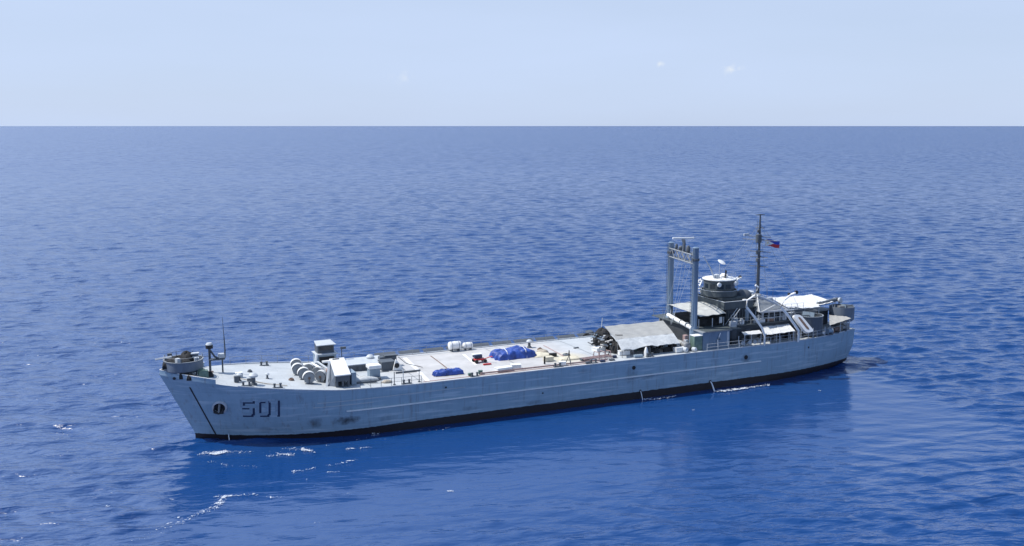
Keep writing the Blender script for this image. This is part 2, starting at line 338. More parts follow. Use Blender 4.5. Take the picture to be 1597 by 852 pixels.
# ------------------------------------------------------------ sea
def sea():
    rr = [0.0]+list(np.geomspace(62, 1250, 1500))+list(np.geomspace(1262, 90000, 60))
    heading = math.pi/2-YAW
    dense = np.linspace(-0.62, 0.62, 1150)
    sparse = np.linspace(0.62, 2*math.pi-0.62, 120)[1:-1]
    ang = np.concatenate([dense, sparse]); th = heading-ang
    rr = np.array(rr); A, B = np.meshgrid(th, rr)
    X = cam.location.x+B*np.cos(A); Y = cam.location.y+B*np.sin(A)
    Z = np.zeros_like(X)
    dr = np.maximum(np.gradient(rr), .1)[:, None]
    sparse_mask = np.ones(len(ang)); sparse_mask[1150:] = 0
    sparse_mask[:1150] = np.clip(np.minimum(np.arange(1150), 1149-np.arange(1150))/40, 0, 1)
    main = math.pi/2-YAW+R(9)                       # direction waves travel along (away from viewer, slightly left to right crests)
    DX = np.zeros_like(X); DY = np.zeros_like(X)
    for i in range(130):
        lam = float(np.exp(rng.uniform(np.log(1.5), np.log(10))))
        if i < 6: lam = rng.uniform(18, 40)
        a = 0.0042*lam if lam < 4.5 else 0.0042*4.5*(4.5/lam)**.4
        d = main+rng.normal(0, R(26)); k = 2*math.pi/lam; ph = rng.uniform(0, 2*math.pi)
        fade = np.clip((lam/dr-2.4)/2.5, 0, 1)*np.clip((1200-B)/550, 0, 1)
        arg = k*(X*math.cos(d)+Y*math.sin(d))+ph
        Z += a*fade*np.sin(arg); c_ = 0.3*a*fade*np.cos(arg); DX += c_*math.cos(d); DY += c_*math.sin(d)
    # lee of the ship: damped water on the port side
    lee = lee_np(X+50, -Y)
    q_ = (1-.88*lee)*sparse_mask[None, :]; Z *= q_; X = X+DX*q_; Y = Y+DY*q_
    Z[0, :] = 0
    nr, na = X.shape
    me = bpy.data.meshes.new('sea')
    co = np.stack([X, Y, Z], -1).reshape(-1, 3).astype(np.float32)
    I = np.arange(nr-1)[:, None]*na; J = np.arange(na)[None, :]; J2 = (J+1) % na
    q = np.stack([I+J, I+na+J, I+na+J2, I+J2], -1)[1:].reshape(-1, 4)
    tri = np.stack([0*J[0], na+J[0], na+J2[0]], -1)
    nv = len(co); me.vertices.add(nv); me.vertices.foreach_set('co', co.ravel())
    nl = q.size+tri.size; me.loops.add(nl); me.loops.foreach_set('vertex_index', np.concatenate([q.ravel(), tri.ravel()]).astype(np.int32))
    npoly = len(q)+len(tri); me.polygons.add(npoly)
    st = np.concatenate([np.arange(len(q))*4, len(q)*4+np.arange(len(tri))*3]).astype(np.int32)
    me.polygons.foreach_set('loop_start', st)
    me.update(calc_edges=True); me.validate()
    me.polygons.foreach_set('use_smooth', np.ones(len(me.polygons), bool))
    me.materials.append(sea_material())
    o = bpy.data.objects.new('sea', me); COL.objects.link(o)
    tag(o, kind='structure'); o['label'] = 'deep blue open sea with short wind ripples'
    return o
def sstep(x, a, b):
    q = np.clip((x-a)/(b-a), 0, 1); return q*q*(3-2*q)
def lee_np(s, t):
    # sheltered patch on the port side; drifts slightly forward with distance
    d = t-7.0; s_ = s+d*.10
    return sstep(d, -4, 0)*(1-sstep(d, 20, 52))*sstep(s_, -4+0*d, 5)*(1-sstep(s_, 93, 103))
def sea_material():
    m = bpy.data.materials.new('sea_water'); m.use_nodes = True; t = m.node_tree; b = t.nodes['Principled BSDF']
    tc = N(t, 'ShaderNodeTexCoord')
    vr = N(t, 'ShaderNodeVectorRotate', rotation_type='Z_AXIS'); vr.inputs['Angle'].default_value = YAW-R(9)
    Lk(t, tc.outputs['Object'], vr.inputs[0])
    def layer(scx, scy, det, rough, dist=.0):
        mp = N(t, 'ShaderNodeMapping'); mp.inputs['Scale'].default_value = (scx, scy, 1); Lk(t, vr.outputs[0], mp.inputs[0])
        n = N(t, 'ShaderNodeTexNoise'); n.inputs['Scale'].default_value = 1; n.inputs['Detail'].default_value = det; n.inputs['Roughness'].default_value = rough; n.inputs['Distortion'].default_value = dist
        Lk(t, mp.outputs[0], n.inputs[0]); return n.outputs[0]
    def lean(scx, scy, det, rough, alpha, dist=0.):
        # noise sampled at a place shifted by its own height: crests lean forward, so their near faces are short and steep
        mp = N(t, 'ShaderNodeMapping'); mp.inputs['Scale'].default_value = (scx, scy, 1); Lk(t, vr.outputs[0], mp.inputs[0])
        n0 = N(t, 'ShaderNodeTexNoise'); n0.inputs['Scale'].default_value = 1; n0.inputs['Detail'].default_value = det; n0.inputs['Roughness'].default_value = rough; n0.inputs['Distortion'].default_value = dist
        Lk(t, mp.outputs[0], n0.inputs[0])
        cb = N(t, 'ShaderNodeCombineXYZ'); Lk(t, math_n(t, 'MULTIPLY', math_n(t, 'SUBTRACT', n0.outputs[0], .5), alpha), cb.inputs[1])
        a_ = N(t, 'ShaderNodeVectorMath', operation='ADD'); Lk(t, mp.outputs[0], a_.inputs[0]); Lk(t, cb.outputs[0], a_.inputs[1])
        n1 = N(t, 'ShaderNodeTexNoise'); n1.inputs['Scale'].default_value = 1; n1.inputs['Detail'].default_value = det; n1.inputs['Roughness'].default_value = rough; n1.inputs['Distortion'].default_value = dist
        Lk(t, a_.outputs[0], n1.inputs[0]); return n1.outputs[0]
    h1 = lean(.20, .56, 2, .5, .8, .3); h2 = lean(1.0, 2.3, 2, .5, .6, .3); h3 = layer(2.2, 4.2, 2, .6)
    # lee mask in ship coordinates
    sep = N(t, 'ShaderNodeSeparateXYZ'); Lk(t, tc.outputs['Object'], sep.inputs[0])
    wob = layer(.05, .05, 3, .6)
    d = math_n(t, 'SUBTRACT', math_n(t, 'MULTIPLY', sep.outputs[1], -1), 7.0)
    s_ = math_n(t, 'ADD', math_n(t, 'ADD', sep.outputs[0], 50), math_n(t, 'ADD', math_n(t, 'MULTIPLY', d, .10), math_n(t, 'MULTIPLY', math_n(t, 'SUBTRACT', wob, .5), 14)))
    def ss(x, a, b_, lo=0., hi=1.):
        r = N(t, 'ShaderNodeMapRange', interpolation_type='SMOOTHSTEP'); Lk(t, x, r.inputs[0])
        for i, v in zip((1, 2, 3, 4), (a, b_, lo, hi)): r.inputs[i].default_value = v
        return r.outputs[0]
    lee = math_n(t, 'MULTIPLY', math_n(t, 'MULTIPLY', ss(d, -4, 0), ss(d, 20, 52, 1, 0)), math_n(t, 'MULTIPLY', ss(s_, -4, 5), ss(s_, 93, 103, 1, 0)))
    hh = math_n(t, 'ADD', math_n(t, 'MULTIPLY', h1, .46), math_n(t, 'ADD', math_n(t, 'MULTIPLY', h2, .10), math_n(t, 'MULTIPLY', h3, .024)))
    calm = math_n(t, 'SUBTRACT', 1.0, math_n(t, 'MULTIPLY', lee, .80))
    hh = math_n(t, 'MULTIPLY', hh, calm)
    # open sea chop as a slope field, growing where the ripples are too far away to be modelled one by one
    mp = N(t, 'ShaderNodeMapping'); mp.inputs['Scale'].default_value = (.12, .42, 1); Lk(t, vr.outputs[0], mp.inputs[0])
    sn = N(t, 'ShaderNodeTexNoise'); sn.inputs['Scale'].default_value = 1; sn.inputs['Detail'].default_value = 4; sn.inputs['Roughness'].default_value = .7; Lk(t, mp.outputs[0], sn.inputs[0])
    ln = N(t, 'ShaderNodeVectorMath', operation='LENGTH'); Lk(t, tc.outputs['Object'], ln.inputs[0])
    amp = ss(ln.outputs[1], 200, 1000, .1, 3.0)
    ce = N(t, 'ShaderNodeVectorMath', operation='SUBTRACT'); Lk(t, sn.outputs[1], ce.inputs[0]); ce.inputs[1].default_value = (.5, .5, .5)
    fl_ = N(t, 'ShaderNodeVectorMath', operation='MULTIPLY'); Lk(t, ce.outputs[0], fl_.inputs[0]); fl_.inputs[1].default_value = (1, 1, 0)
    sc = N(t, 'ShaderNodeVectorMath', operation='SCALE'); Lk(t, fl_.outputs[0], sc.inputs[0]); Lk(t, math_n(t, 'MULTIPLY', amp, calm), sc.inputs['Scale'])
    ge = N(t, 'ShaderNodeNewGeometry')
    ad = N(t, 'ShaderNodeVectorMath', operation='ADD'); Lk(t, ge.outputs['Normal'], ad.inputs[0]); Lk(t, sc.outputs[0], ad.inputs[1])
    no = N(t, 'ShaderNodeVectorMath', operation='NORMALIZE'); Lk(t, ad.outputs[0], no.inputs[0])
    bp = N(t, 'ShaderNodeBump'); bp.inputs['Distance'].default_value = 1.0; bp.inputs['Strength'].default_value = 1.0; Lk(t, hh, bp.inputs['Height']); Lk(t, no.outputs[0], bp.inputs['Normal'])
    Lk(t, bp.outputs[0], b.inputs['Normal'])
    Lk(t, ss(ln.outputs[1], 130, 900, .15, .26), b.inputs['Roughness']); b.inputs['IOR'].default_value = 1.66; Lk(t, math_n(t, 'SUBTRACT', .5, math_n(t, 'MULTIPLY', lee, .0)), b.inputs['Specular IOR Level'])
    big = layer(.004, .012, 4, .6)
    c = mixc(t, big, (.003, .037, .150), (.004, .046, .182))
    Lk(t, c, b.inputs['Base Color'])
    return m
sea()

# ------------------------------------------------------------ the ship
SHIP = thing('landing_ship', 'long grey tank landing ship with high bow, flat pale deck and clustered superstructure aft', 'ship', 50, 0, 0)
SHIP.location = (0, 0, 0); WORLD[SHIP.name] = Vector((0, 0, 0))
FR = [0, .12, .2, .28, .33, .38, .45, .52, .6, .68, .76, .84, .92, 1.0]
def hull_pt(u, f, sgn):
    z = -2.5+f*(5.4+2.5); s = 50
    for _ in range(6):
        lo, hi = s_lo(z), s_hi(z); s = lo+(hi-lo)*u; z = -2.5+f*(ZD(s)+2.5)
    return (s, sgn*HB(s, z), z)
us = np.concatenate([1-np.cos(np.linspace(0, 1, 46)*math.pi/2), []])*.24
us = np.concatenate([us**1.0, np.linspace(.24, .78, 28)[1:], .78+.22*np.sin(np.linspace(0, 1, 30)*math.pi/2)[1:]])
mb = MB()
for sgn in (1, -1): mb.grid([[hull_pt(u, f, sgn) for f in FR] for u in us])
mb.grid([[hull_pt(1, f, 1) for f in FR], [hull_pt(1, f, -1) for f in FR]])      # transom
hull = mb.build('hull', 'hull', SHIP, smooth=True)
mb = MB()
ss_ = [hull_pt(u, 1, 1)[0] for u in us]
mb.grid([[(s, k*max(0, HB(s, ZD(s))-.03), ZD(s)-.01+.10*(1-abs(k))) for k in (1, .6, .2, -.2, -.6, -1)] for s in ss_])
deck = mb.build('deck', 'deck', SHIP, smooth=True)
# gunwale bar and waterway along both deck edges
def edge_strip(s0, s1, z0, z1, inn, out, n=60, sides=(1, -1), zf=ZD):
    mb = MB()
    for sg in sides:
        S = np.linspace(s0, s1, n)
        for i in range(n-1):
            a, b = S[i], S[i+1]
            q = []
            for z in (z0, z1):
                for (s_, off) in ((a, out), (b, out), (b, -inn), (a, -inn)):
                    q.append(W(s_, sg*(HB(s_, zf(s_))+off), zf(s_)+z))
            mb.hexa(q)
    return mb
for sg_ in (1, -1): edge_strip(9, 99.6, -.02, .10, .12, .05, 90, sides=(sg_,)).build('gunwale_bar', 'light_grey', SHIP)
# raised bulwark round the forecastle
edge_strip(1.35, 6.8, -.05, .50, .07, .02, 24).build('bow_bulwark', 'hull', SHIP)
edge_strip(1.35, 6.8, .503, .56, .14, .05, 24).build('bulwark_cap', 'white', SHIP)
# rubbing strakes
def strake(s0, s1, z, h=.10, out=.14, n=50):
    mb = MB(); S = np.linspace(s0, s1, n)
    for i in range(n-1):
        a, b = S[i], S[i+1]; q = []
        for dz in (-h/2, h/2):
            for s_, o_ in ((a, out), (b, out), (b, -.05), (a, -.05)): q.append(W(s_, HB(s_, z)+o_, z+dz))
        mb.hexa(q)
    return mb
strake(20.8, 80, 3.12, .12, .22).build('rubbing_strake', 'white', SHIP)
strake(17.5, 35.5, 4.35, .05, .07, 30).build('rubbing_strake', 'light_grey', SHIP)
strake(17.0, 24.0, 3.85, .05, .07, 20).build('rubbing_strake', 'light_grey', SHIP)
# marks laid on the plating
def on_hull(pts_sz, off=.025, mat='black', name='mark', parent=hull, nsub=4):
    mb = MB()
    for quad in pts_sz:
        (a, b, c, d) = quad; G = []
        for i in range(nsub+1):
            row = []
            for j in range(nsub+1):
                u, v = i/nsub, j/nsub
                s = (a[0]*(1-u)+b[0]*u)*(1-v)+(d[0]*(1-u)+c[0]*u)*v; z = (a[1]*(1-u)+b[1]*u)*(1-v)+(d[1]*(1-u)+c[1]*u)*v
                row.append((s, HB(s, z)+off, z))
            G.append(row)
        mb.grid(G)
    return mb.build(name, mat, parent)
def glyph(strokes, s0, s1, z0, z1, lean, off=.03):
    # strokes as rectangles in a 0..1 box (x0,y0,x1,y1); x aft, y up; lean follows the rake of the bow flare
    q = []
    for x0, y0, x1, y1 in strokes:
        def mp(x, y): return (s0+(s1-s0)*x+lean*(1-y), z0+(z1-z0)*y)
        q.append((mp(x0, y0), mp(x1, y0), mp(x1, y1), mp(x0, y1)))
    return q
FIVE = [(.05, .84, 1, 1), (.05, .55, .26, .84), (.05, .48, .76, .62), (.76, .10, 1, .56), (.10, 0, .90, .14)]
ZERO = [(.14, .86, .88, 1), (.14, 0, .90, .15), (0, .1, .24, .9), (.76, .1, 1, .9)]
ONE = [(.22, 0, .80, 1), (-.05, .78, .22, .90)]
NUM = paint('faded_number_paint', (.26, .36, .46), .6, .15, 2)
for G_, a_, b_ in ((FIVE, 9.42, 10.78), (ZERO, 11.15, 12.42), (ONE, 13.0, 13.50)):
    on_hull(glyph(G_, a_+.02, b_+.02, 2.94, 5.02, .08), name='hull_number_shadow', mat='navy')
    on_hull(glyph([(x0, y0, x0+(x1-x0)*1.0, y1) for x0, y0, x1, y1 in G_], a_-.22, b_-.22, 3.14, 5.22, .08), name='hull_number', mat=NUM, off=.045)
# bow door seam: a dark joint raking down the bow
def sline(p0, p1, w, name, mat='black'):
    return on_hull([((p0[0]-w/2, p0[1]), (p1[0]-w/2, p1[1]), (p1[0]+w/2, p1[1]), (p0[0]+w/2, p0[1]))], name=name, mat=mat, nsub=10, off=.03)
sline((4.25, 6.55), (7.0, .35), .16, 'bow_door_seam')
# hawse pipe with pale rim
def ring_on_hull(s, z, r0, r1, name, mat, off, depth=0):
    c = Vector((s, HB(s, z), z)); e = .2
    ds = Vector((1, (HB(s+e, z)-HB(s-e, z))/(2*e), 0)).normalized(); dz = Vector((0, (HB(s, z+e)-HB(s, z-e))/(2*e), 1)).normalized()
    nrm = ds.cross(dz); nrm = -nrm if nrm.y < 0 else nrm; nrm.normalize()
    prof = [(r0, off), (r0, off+depth), (r1, off+depth), (r1, off)] if depth else [(r1, off), (r1, off+.02)]
    mb = MB(); n = 28
    vs = []; fs = []
    for r, x in prof:
        for j in range(n):
            q = 2*math.pi*j/n; p = c+nrm*x+ds*math.cos(q)*r+dz*math.sin(q)*r; vs.append(W(*p))
    for i in range(len(prof) if depth else 1):
        i2 = (i+1) % len(prof)
        for j in range(n): fs.append((i*n+j, i*n+(j+1) % n, i2*n+(j+1) % n, i2*n+j))
    if not depth: fs.append(tuple(n+j for j in range(n)))
    mb.add(vs, fs); return mb.build(name, mat, hull, smooth=True), c, nrm, ds, dz
_, hc, hn, hds, hdz = ring_on_hull(7.3, 4.15, .70, .90, 'hawse_rim', 'light_grey', -.10, .30)
ring_on_hull(7.3, 4.15, 0, .74, 'hawse_recess', 'black', .0)
for (s, z, r) in ((59.32, 4.29, .26), (77.48, 3.89, .30), (2.75, 7.55, .22), (60.39, 1.05, .16), (71.56, 1.1, .2), (46, 2.4, .1), (33, 4.6, .12), (89, 4.1, .14)):
    ring_on_hull(s, z, 0, r, 'hull_opening', 'black', .03)

# anchor housed in the hawse pipe
an = thing('anchor', 'black stockless anchor stowed in its round hawse pipe on the port bow', 'anchor', hc.x, hc.y+.2, hc.z-.7)
def hp(x, y, o): p = hc+hds*x+hdz*y+hn*o; return (p.x, p.y, p.z)
mb = MB(); mb.tube([hp(0, .55, .15), hp(.03, 0, .3), hp(.05, -.45, .42)], .12, 8); mb.build('shank', 'steel', an, True)
mb = MB(); mb.tube([hp(-.5, -.45, .4), hp(0, -.55, .45), hp(.55, -.45, .4)], .15, 8); mb.build('crown', 'black', an, True)
for sg in (-1, 1):
    mb = MB(); mb.tube([hp(sg*.42, -.5, .42), hp(sg*.55, -.1, .42), hp(sg*.46, .35, .36)], .17, 8, .04); mb.build('fluke', 'black', an, True)

# ---- deck markings (flat painted lines on the deck, follow its camber)
def deck_line(p0, p1, wd, mat, name='deck_marking', n=12, dz=.02):
    G = []
    for i in range(n+1):
        u = i/n; s = p0[0]+(p1[0]-p0[0])*u; t = p0[1]+(p1[1]-p0[1])*u
        def zz(s, t): return ZD(s)-.01+.10*(1-abs(t)/max(.1, HB(s, ZD(s))-.03))+dz
        G.append([(s-wd/2, t, zz(s, t)), (s+wd/2, t, zz(s, t))])
    return MB().grid(G).build(name, mat, deck)
deck_line((32.4, -6.0), (31.1, 6.6), .55, 'white')
deck_line((35.9, -5.6), (35.3, 2.4), .16, 'rust')
deck_line((40.2, -4.6), (39.3, 2.0), .40, 'white')
deck_line((52.4, -5.0), (51.6, 4.0), .22, 'pink')
for tt in (-6.6, 6.7):
    mb = MB(); mb.grid([[(s, tt-.12, ZD(s)+.02+.01), (s, tt+.12, ZD(s)+.02+.01)] for s in np.linspace(30.5, 56, 14)]); mb.build('deck_marking', 'pink' if tt > 0 else 'light_grey', deck)
for s_ in (24, 30.2, 44.2, 55.8):
    deck_line((s_, -6.4), (s_, 6.4), .10, 'mid_grey', dz=.018)
# ---- railing along the deck edges
def railing(s0, s1, step, h, side, z=None, inset=.12, name='railing', wires=(1, .55), mat='mid_grey', r=.028):
    mb = MB(); S = np.arange(s0, s1+.01, step)
    for s in S:
        t = side*(HB(s, ZD(s))-inset); z0 = z if z is not None else ZD(s)
        mb.tube([(s, t, z0), (s, t, z0+h)], r, 5)
    for k in wires:
        mb.tube([(s, side*(HB(s, ZD(s))-inset), (z if z is not None else ZD(s))+h*k) for s in S], r*.6, 4)
    return mb.build(name, mat, SHIP)
railing(10, 70, 2.0, .95, -1)
railing(71, 99, 1.8, 1.0, 1, r=.035, mat='light_grey')
railing(71, 99, 1.8, 1.0, -1)
railing(22.5, 30, 1.25, 1.0, 1, r=.03, mat='dark_grey')
# far-side catwalk netting
mb = MB()
for s in np.arange(29, 70, 3.4): mb.slab([(s, -7.65, ZD(s)-.05), (s+2.9, -7.65, ZD(s)-.05), (s+2.9, -8.6, ZD(s)+.38), (s, -8.6, ZD(s)+.38)], .06)
mb.build('catwalk_netting', 'dark_grey', SHIP)
# low waterway coaming along the port edge amidships
edge_strip(38, 56, .10, .28, 1.15, -1.05, 20, sides=(1,)).build('waterway_coaming', 'pink', SHIP)

# ---- kingposts
def kingpost(s, t, ztop=19.0):
    mb = MB(); mb.lathe(s, t, [(.58, 5.3), (.58, 8), (.46, 8.2), (.42, ztop-.1), (.46, ztop), (.3, ztop+.12), (0, ztop+.14)], 20)
    o = mb.build('kingpost', 'post_grey', SHIP, True)
    mb = MB()
    for z in np.arange(8.5, ztop-.5, .42): mb.tube([(s-.56, t+.18, z), (s-.56, t-.18, z)], .025, 4)
    mb.tube([(s-.56, t+.19, 8.2), (s-.56, t+.19, ztop)], .03, 4); mb.tube([(s-.56, t-.19, 8.2), (s-.56, t-.19, ztop)], .03, 4)
    mb.build('ladder', 'dark_grey', o)
    MB().lathe(s, t, [(.50, 17.3), (.54, 17.35), (.54, 17.6), (.42, 17.65)], 18, ring=True).build('collar', 'dark_grey', o, True)
    return o
kingpost(71.1, 4.1, 19.1); kingpost(72.6, -4.1, 18.9)
def pp(u, off=0): return 71.1+1.5*u+off, 4.1-8.2*u       # along the line between the posts
mb = MB()                                               # lattice bridge between the heads
for dz in (16.9, 18.1):
    for o_ in (-.35, .35): mb.tube([(pp(0)[0]+o_, 4.1, dz), (pp(1)[0]+o_, -4.1, dz)], .10, 6)
K = 9
for i in range(K):
    a, b = i/K, (i+1)/K
    for o_ in (-.35, .35): mb.tube([(pp(a)[0]+o_, pp(a)[1], 16.9 if i % 2 else 18.1), (pp(b)[0]+o_, pp(b)[1], 18.1 if i % 2 else 16.9)], .06, 5)
    mb.tube([(pp(a)[0]-.35, pp(a)[1], 16.9), (pp(a)[0]+.35, pp(a)[1], 16.9)], .05, 5)
    mb.tube([(pp(a)[0]-.35, pp(a)[1], 18.1), (pp(a)[0]+.35, pp(a)[1], 18.1)], .05, 5)
lat = mb.build('lattice_bridge', 'mid_grey', SHIP)
for u, h, r in ((.30, 1.0, .32), (.45, 1.7, .16), (.60, .7, .30), (.78, .8, .22)):
    s, t = pp(u); MB().lathe(s, t, [(r*.6, 18.15), (r, 18.3), (r, 18.15+h*.7), (r*.3, 18.15+h)], 10).build('lamp_housing', 'dark_grey', lat, True)
s, t = pp(.5)
rad = MB().lathe(s, t, [(.14, 18.1), (.14, 19.5), (.26, 19.55), (.26, 19.8), (.1, 19.85)], 10).build('radar_pedestal', 'mid_grey', lat, True)
MB().cbox(s, t, 19.86, 3.2, .32, .26, rot=R(-14)).build('radar_antenna', 'white', rad, bevel=.05)
# stays and rigging falling from the lattice to the deck
mb = MB()
for u, s2, t2, z2 in ((.15, 68, 3, 8.5), (.35, 69.5, 1, 8), (.5, 70, 0, 8), (.65, 70, -2, 8), (.3, 76, 1, 14), (.8, 76, -1, 14)):
    a = (pp(u)[0], pp(u)[1], 17); b = (s2, t2, z2)
    mb.tube([tuple(a[k]+(b[k]-a[k])*v-(0.5*math.sin(v*math.pi) if k == 2 else 0) for k in range(3)) for v in np.linspace(0, 1, 7)], .02, 4)
mb.build('rigging', 'light_grey', SHIP)
# stowed cargo boom between the feet of the posts
mb = MB(); mb.tube([(72.0, -3.6, 8.35), (71.3, .4, 8.15), (70.7, 4.3, 7.95)], .30, 12); boom = mb.build('cargo_boom', 'white', SHIP, True)
for k in (-2.8, -1, .9, 2.8): MB().drum((71.38-.17*k, k*1.0, 8.17), (-.18, 1, -.05), [(.36, -.08), (.36, .08)], 12).build('boom_band', 'mid_grey', boom)

# ---- lower deckhouse, galleries
Z1 = 7.75
def house(name, s0, s1, t0, t1, z0, z1, mat, bev=.04, parent=SHIP):
    return MB().box(s0, s1, t0, t1, z0, z1).build(name, mat, parent, bevel=bev)
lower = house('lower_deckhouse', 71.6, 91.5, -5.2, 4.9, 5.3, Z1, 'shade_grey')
cab = house('port_cabin', 70.9, 75.4, 3.6, 6.6, 5.3, 7.72, 'post_grey')
cab_roof = MB().box(70.7, 75.6, 3.5, 6.8, 7.72, 7.82).build('roof', 'mid_grey', cab)
MB().box(74.9, 75.2, 6.603, 6.63, 5.5, 7.6).build('panel_strip', 'light_grey', cab)
MB().box(72.0, 72.9, 6.603, 6.64, 5.45, 7.25).build('door', 'post_grey', cab)
for s in (73.6,): MB().lathe(s, 6.64, [(.18, 6.6), (.18, 6.64)], 10).build('porthole', 'glass', cab)
MB().tube([(73.3, 6.72, 5.6), (73.25, 6.75, 6.6), (73.5, 6.72, 7.0), (73.7, 6.72, 7.5)], .07, 6).build('hose', 'white', cab, True)
MB().box(71.2, 77.2, -6.7, 6.75, Z1+.01, Z1+.13).box(77.201, 92.5, -6.7, 5.05, Z1+.01, Z1+.13).build('upper_deck', 'tower_grey', SHIP)
mb = MB()
for s in np.arange(76.6, 92.3, 2.2): MB().tube([(s, 7.0, 5.3), (s, 7.0, 6.85)], .05, 6).build('stanchion', 'light_grey', SHIP)
for s in np.arange(72.5, 92.3, 2.2): MB().tube([(s, -6.6, 5.3), (s, -6.6, Z1)], .06, 6).build('stanchion', 'light_grey', SHIP)
for s, wd in ((76.9, .9), (79.4, .8), (82.2, .8), (85.4, .8), (88.2, .9)):
    d_ = MB().box(s, s+wd, 4.903, 4.95, 5.45, 7.2).build('door', 'dark_grey', lower, bevel=.02)
for s in (78.5, 80.9, 81.5, 83.9, 84.5, 87.2):
    MB().drum((s, 4.93, 6.7), (0, 1, 0), [(.2, -.02), (.2, .02)], 12).build('porthole', 'glass', lower)
# white life rings and lockers hung inside the gallery
for i, s in enumerate((77.4, 78.6, 79.5, 80.3)):
    MB().drum((s, 6.9, 5.75), (0, 1, 0), [(.16, -.06), (.30, -.06), (.30, .06), (.16, .06)], 12).build('fender', 'light_grey', SHIP, True)
mb = MB(); mb.box(80.8, 84.6, 5.0, 5.6, 5.3, 6.0); mb.box(86.2, 88.4, 5.0, 5.7, 5.3, 6.3); mb.build('deck_locker', 'steel', SHIP, bevel=.04)
# splinter screen and rail on the upper deck edge
def rail_path(pts, h, n_div, name, mat='mid_grey', r=.03, parent=SHIP, levels=(1, .5)):
    mb = MB()
    for a, b in zip(pts[:-1], pts[1:]):
        L = math.dist(a, b); k = max(1, int(L/n_div))
        for i in range(k+1):
            p = [a[j]+(b[j]-a[j])*i/k for j in range(3)]; mb.tube([p, (p[0], p[1], p[2]+h)], r, 5)
        for lv in levels: mb.tube([(a[0], a[1], a[2]+h*lv), (b[0], b[1], b[2]+h*lv)], r*.7, 4)
    return mb.build(name, mat, parent)
rail_path([(75.6, 6.5, Z1+.13), (77.0, 6.5, Z1+.13), (77.1, 4.95, Z1+.13), (92.3, 4.95, Z1+.13), (92.3, -6.5, Z1+.13), (71.4, -6.5, Z1+.13)], 1.0, 1.5, 'railing')

# ---- second tier
T2 = 10.0
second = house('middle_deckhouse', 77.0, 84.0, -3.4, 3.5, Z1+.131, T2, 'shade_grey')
for s in (77.6, 78.8, 81.8, 82.9): MB().box(s, s+.5, 3.503, 3.53, 9.0, 9.4).build('window', 'glass', second)
MB().box(80.2, 81.0, 3.503, 3.54, 8.0, 9.75).build('door', 'haze_grey', second)
for t_ in (-2.2, -.6, 1.0, 2.6): MB().box(76.96, 76.997, t_, t_+.7, 9.0, 9.45).build('window', 'glass', second)
MB().box(76.4, 85.6, -3.7, 3.8, T2+.001, T2+.10).build('bridge_deck', 'tower_grey', SHIP)
mb = MB()                                               # solid splinter bulwark round the bridge deck
mb.box(76.45, 76.53, -3.6, 3.7, T2+.1, T2+1.05); mb.box(76.53, 81.5, 3.66, 3.75, T2+.1, T2+1.05); mb.box(76.53, 81.5, -3.65, -3.56, T2+.1, T2+1.05)
mb.build('splinter_bulwark', 'tower_grey', SHIP)
mb = MB(); mb.box(76.40, 76.58, -3.68, 3.78, T2+1.052, T2+1.10); mb.box(76.58, 81.5, 3.62, 3.80, T2+1.052, T2+1.10); mb.build('bulwark_cap', 'light_grey', SHIP)
house('chart_house', 76.9, 81.2, -2.6, 2.7, T2+.101, 11.4, 'tower_grey')
# pilothouse tower
tower = MB().lathe(78.2, 0, [(2.25, 11.4), (2.25, 13.75)], 12, a0=R(15), a1=R(375)).build('pilothouse', 'tower_grey', SHIP)
MB().lathe(78.2, 0, [(2.4, 11.42), (2.6, 11.5), (2.6, 12.3), (2.53, 12.3), (2.53, 11.52), (2.3, 11.5)], 24, ring=True).build('bridge_wing_screen', 'tower_grey', tower, True)
MB().lathe(78.2, 0, [(2.50, 12.302), (2.64, 12.302), (2.64, 12.34), (2.50, 12.34)], 24, ring=True).build('screen_cap', 'light_grey', tower, True)
for i in range(12):
    a = R(30+30*i); ca, sa = math.cos(a), math.sin(a); rr_ = 2.25*math.cos(R(15))+.012
    def q(x, z): return (78.2+rr_*ca-x*sa, -(rr_*sa+x*ca), z)
    mb = MB(); mb.add([W(*q(-.42, 12.6)), W(*q(.42, 12.6)), W(*q(.42, 13.25)), W(*q(-.42, 13.25))], [(0, 1, 2, 3)]); mb.build('window', 'glass', tower)
MB().lathe(78.2, 0, [(2.3, 13.76), (2.42, 13.80), (2.42, 13.90), (2.3, 13.95), (0, 14.05)], 24).build('roof', 'white', tower, True)
for s, t in ((76.5, 2.35), (79.4, 2.3), (80.1, 1.5)): MB().drum((s, t, 13.35), (0, 1, 0), [(.12, -.15), (.30, -.1), (.32, .12), (.2, .2)], 12).build('searchlight', 'white', tower, True)
ro = MB().lathe(77.5, .4, [(.42, 14.05), (.42, 14.5), (.2, 14.6)], 12).build('compass_binnacle', 'light_grey', tower, True)
MB().lathe(78.9, .2, [(.55, 14.05), (.60, 14.3), (.35, 14.55), (0, 14.6)], 14).build('hatch_dome', 'white', tower, True)
MB().tube([(77.0, .5, 14.0), (76.4, .2, 15.6), (75.4, 0, 17.2)], .13, 6, .07).build('signal_spar', 'light_grey', tower, True)
MB().tube([(77.9, .4, 14.0), (77.9, .4, 16.0)], .035, 5).build('antenna_pole', 'light_grey', tower)
MB().tube([(78.6, .9, 14.0), (78.7, .9, 15.1)], .13, 6).build('lamp_post', 'black', tower)
mb = MB(); mb.drum((78.2, .4, 16.2), (.2, .5, .9), [(.10, -.1), (.45, 0), (.62, .10), (.58, .12)], 16); mb.build('dish_antenna', 'white', tower, True)
rail_path([(76.4, 1.9, 13.95), (79.7, 1.9, 13.95)], .8, .8, 'roof_rail', 'light_grey', .025, tower)

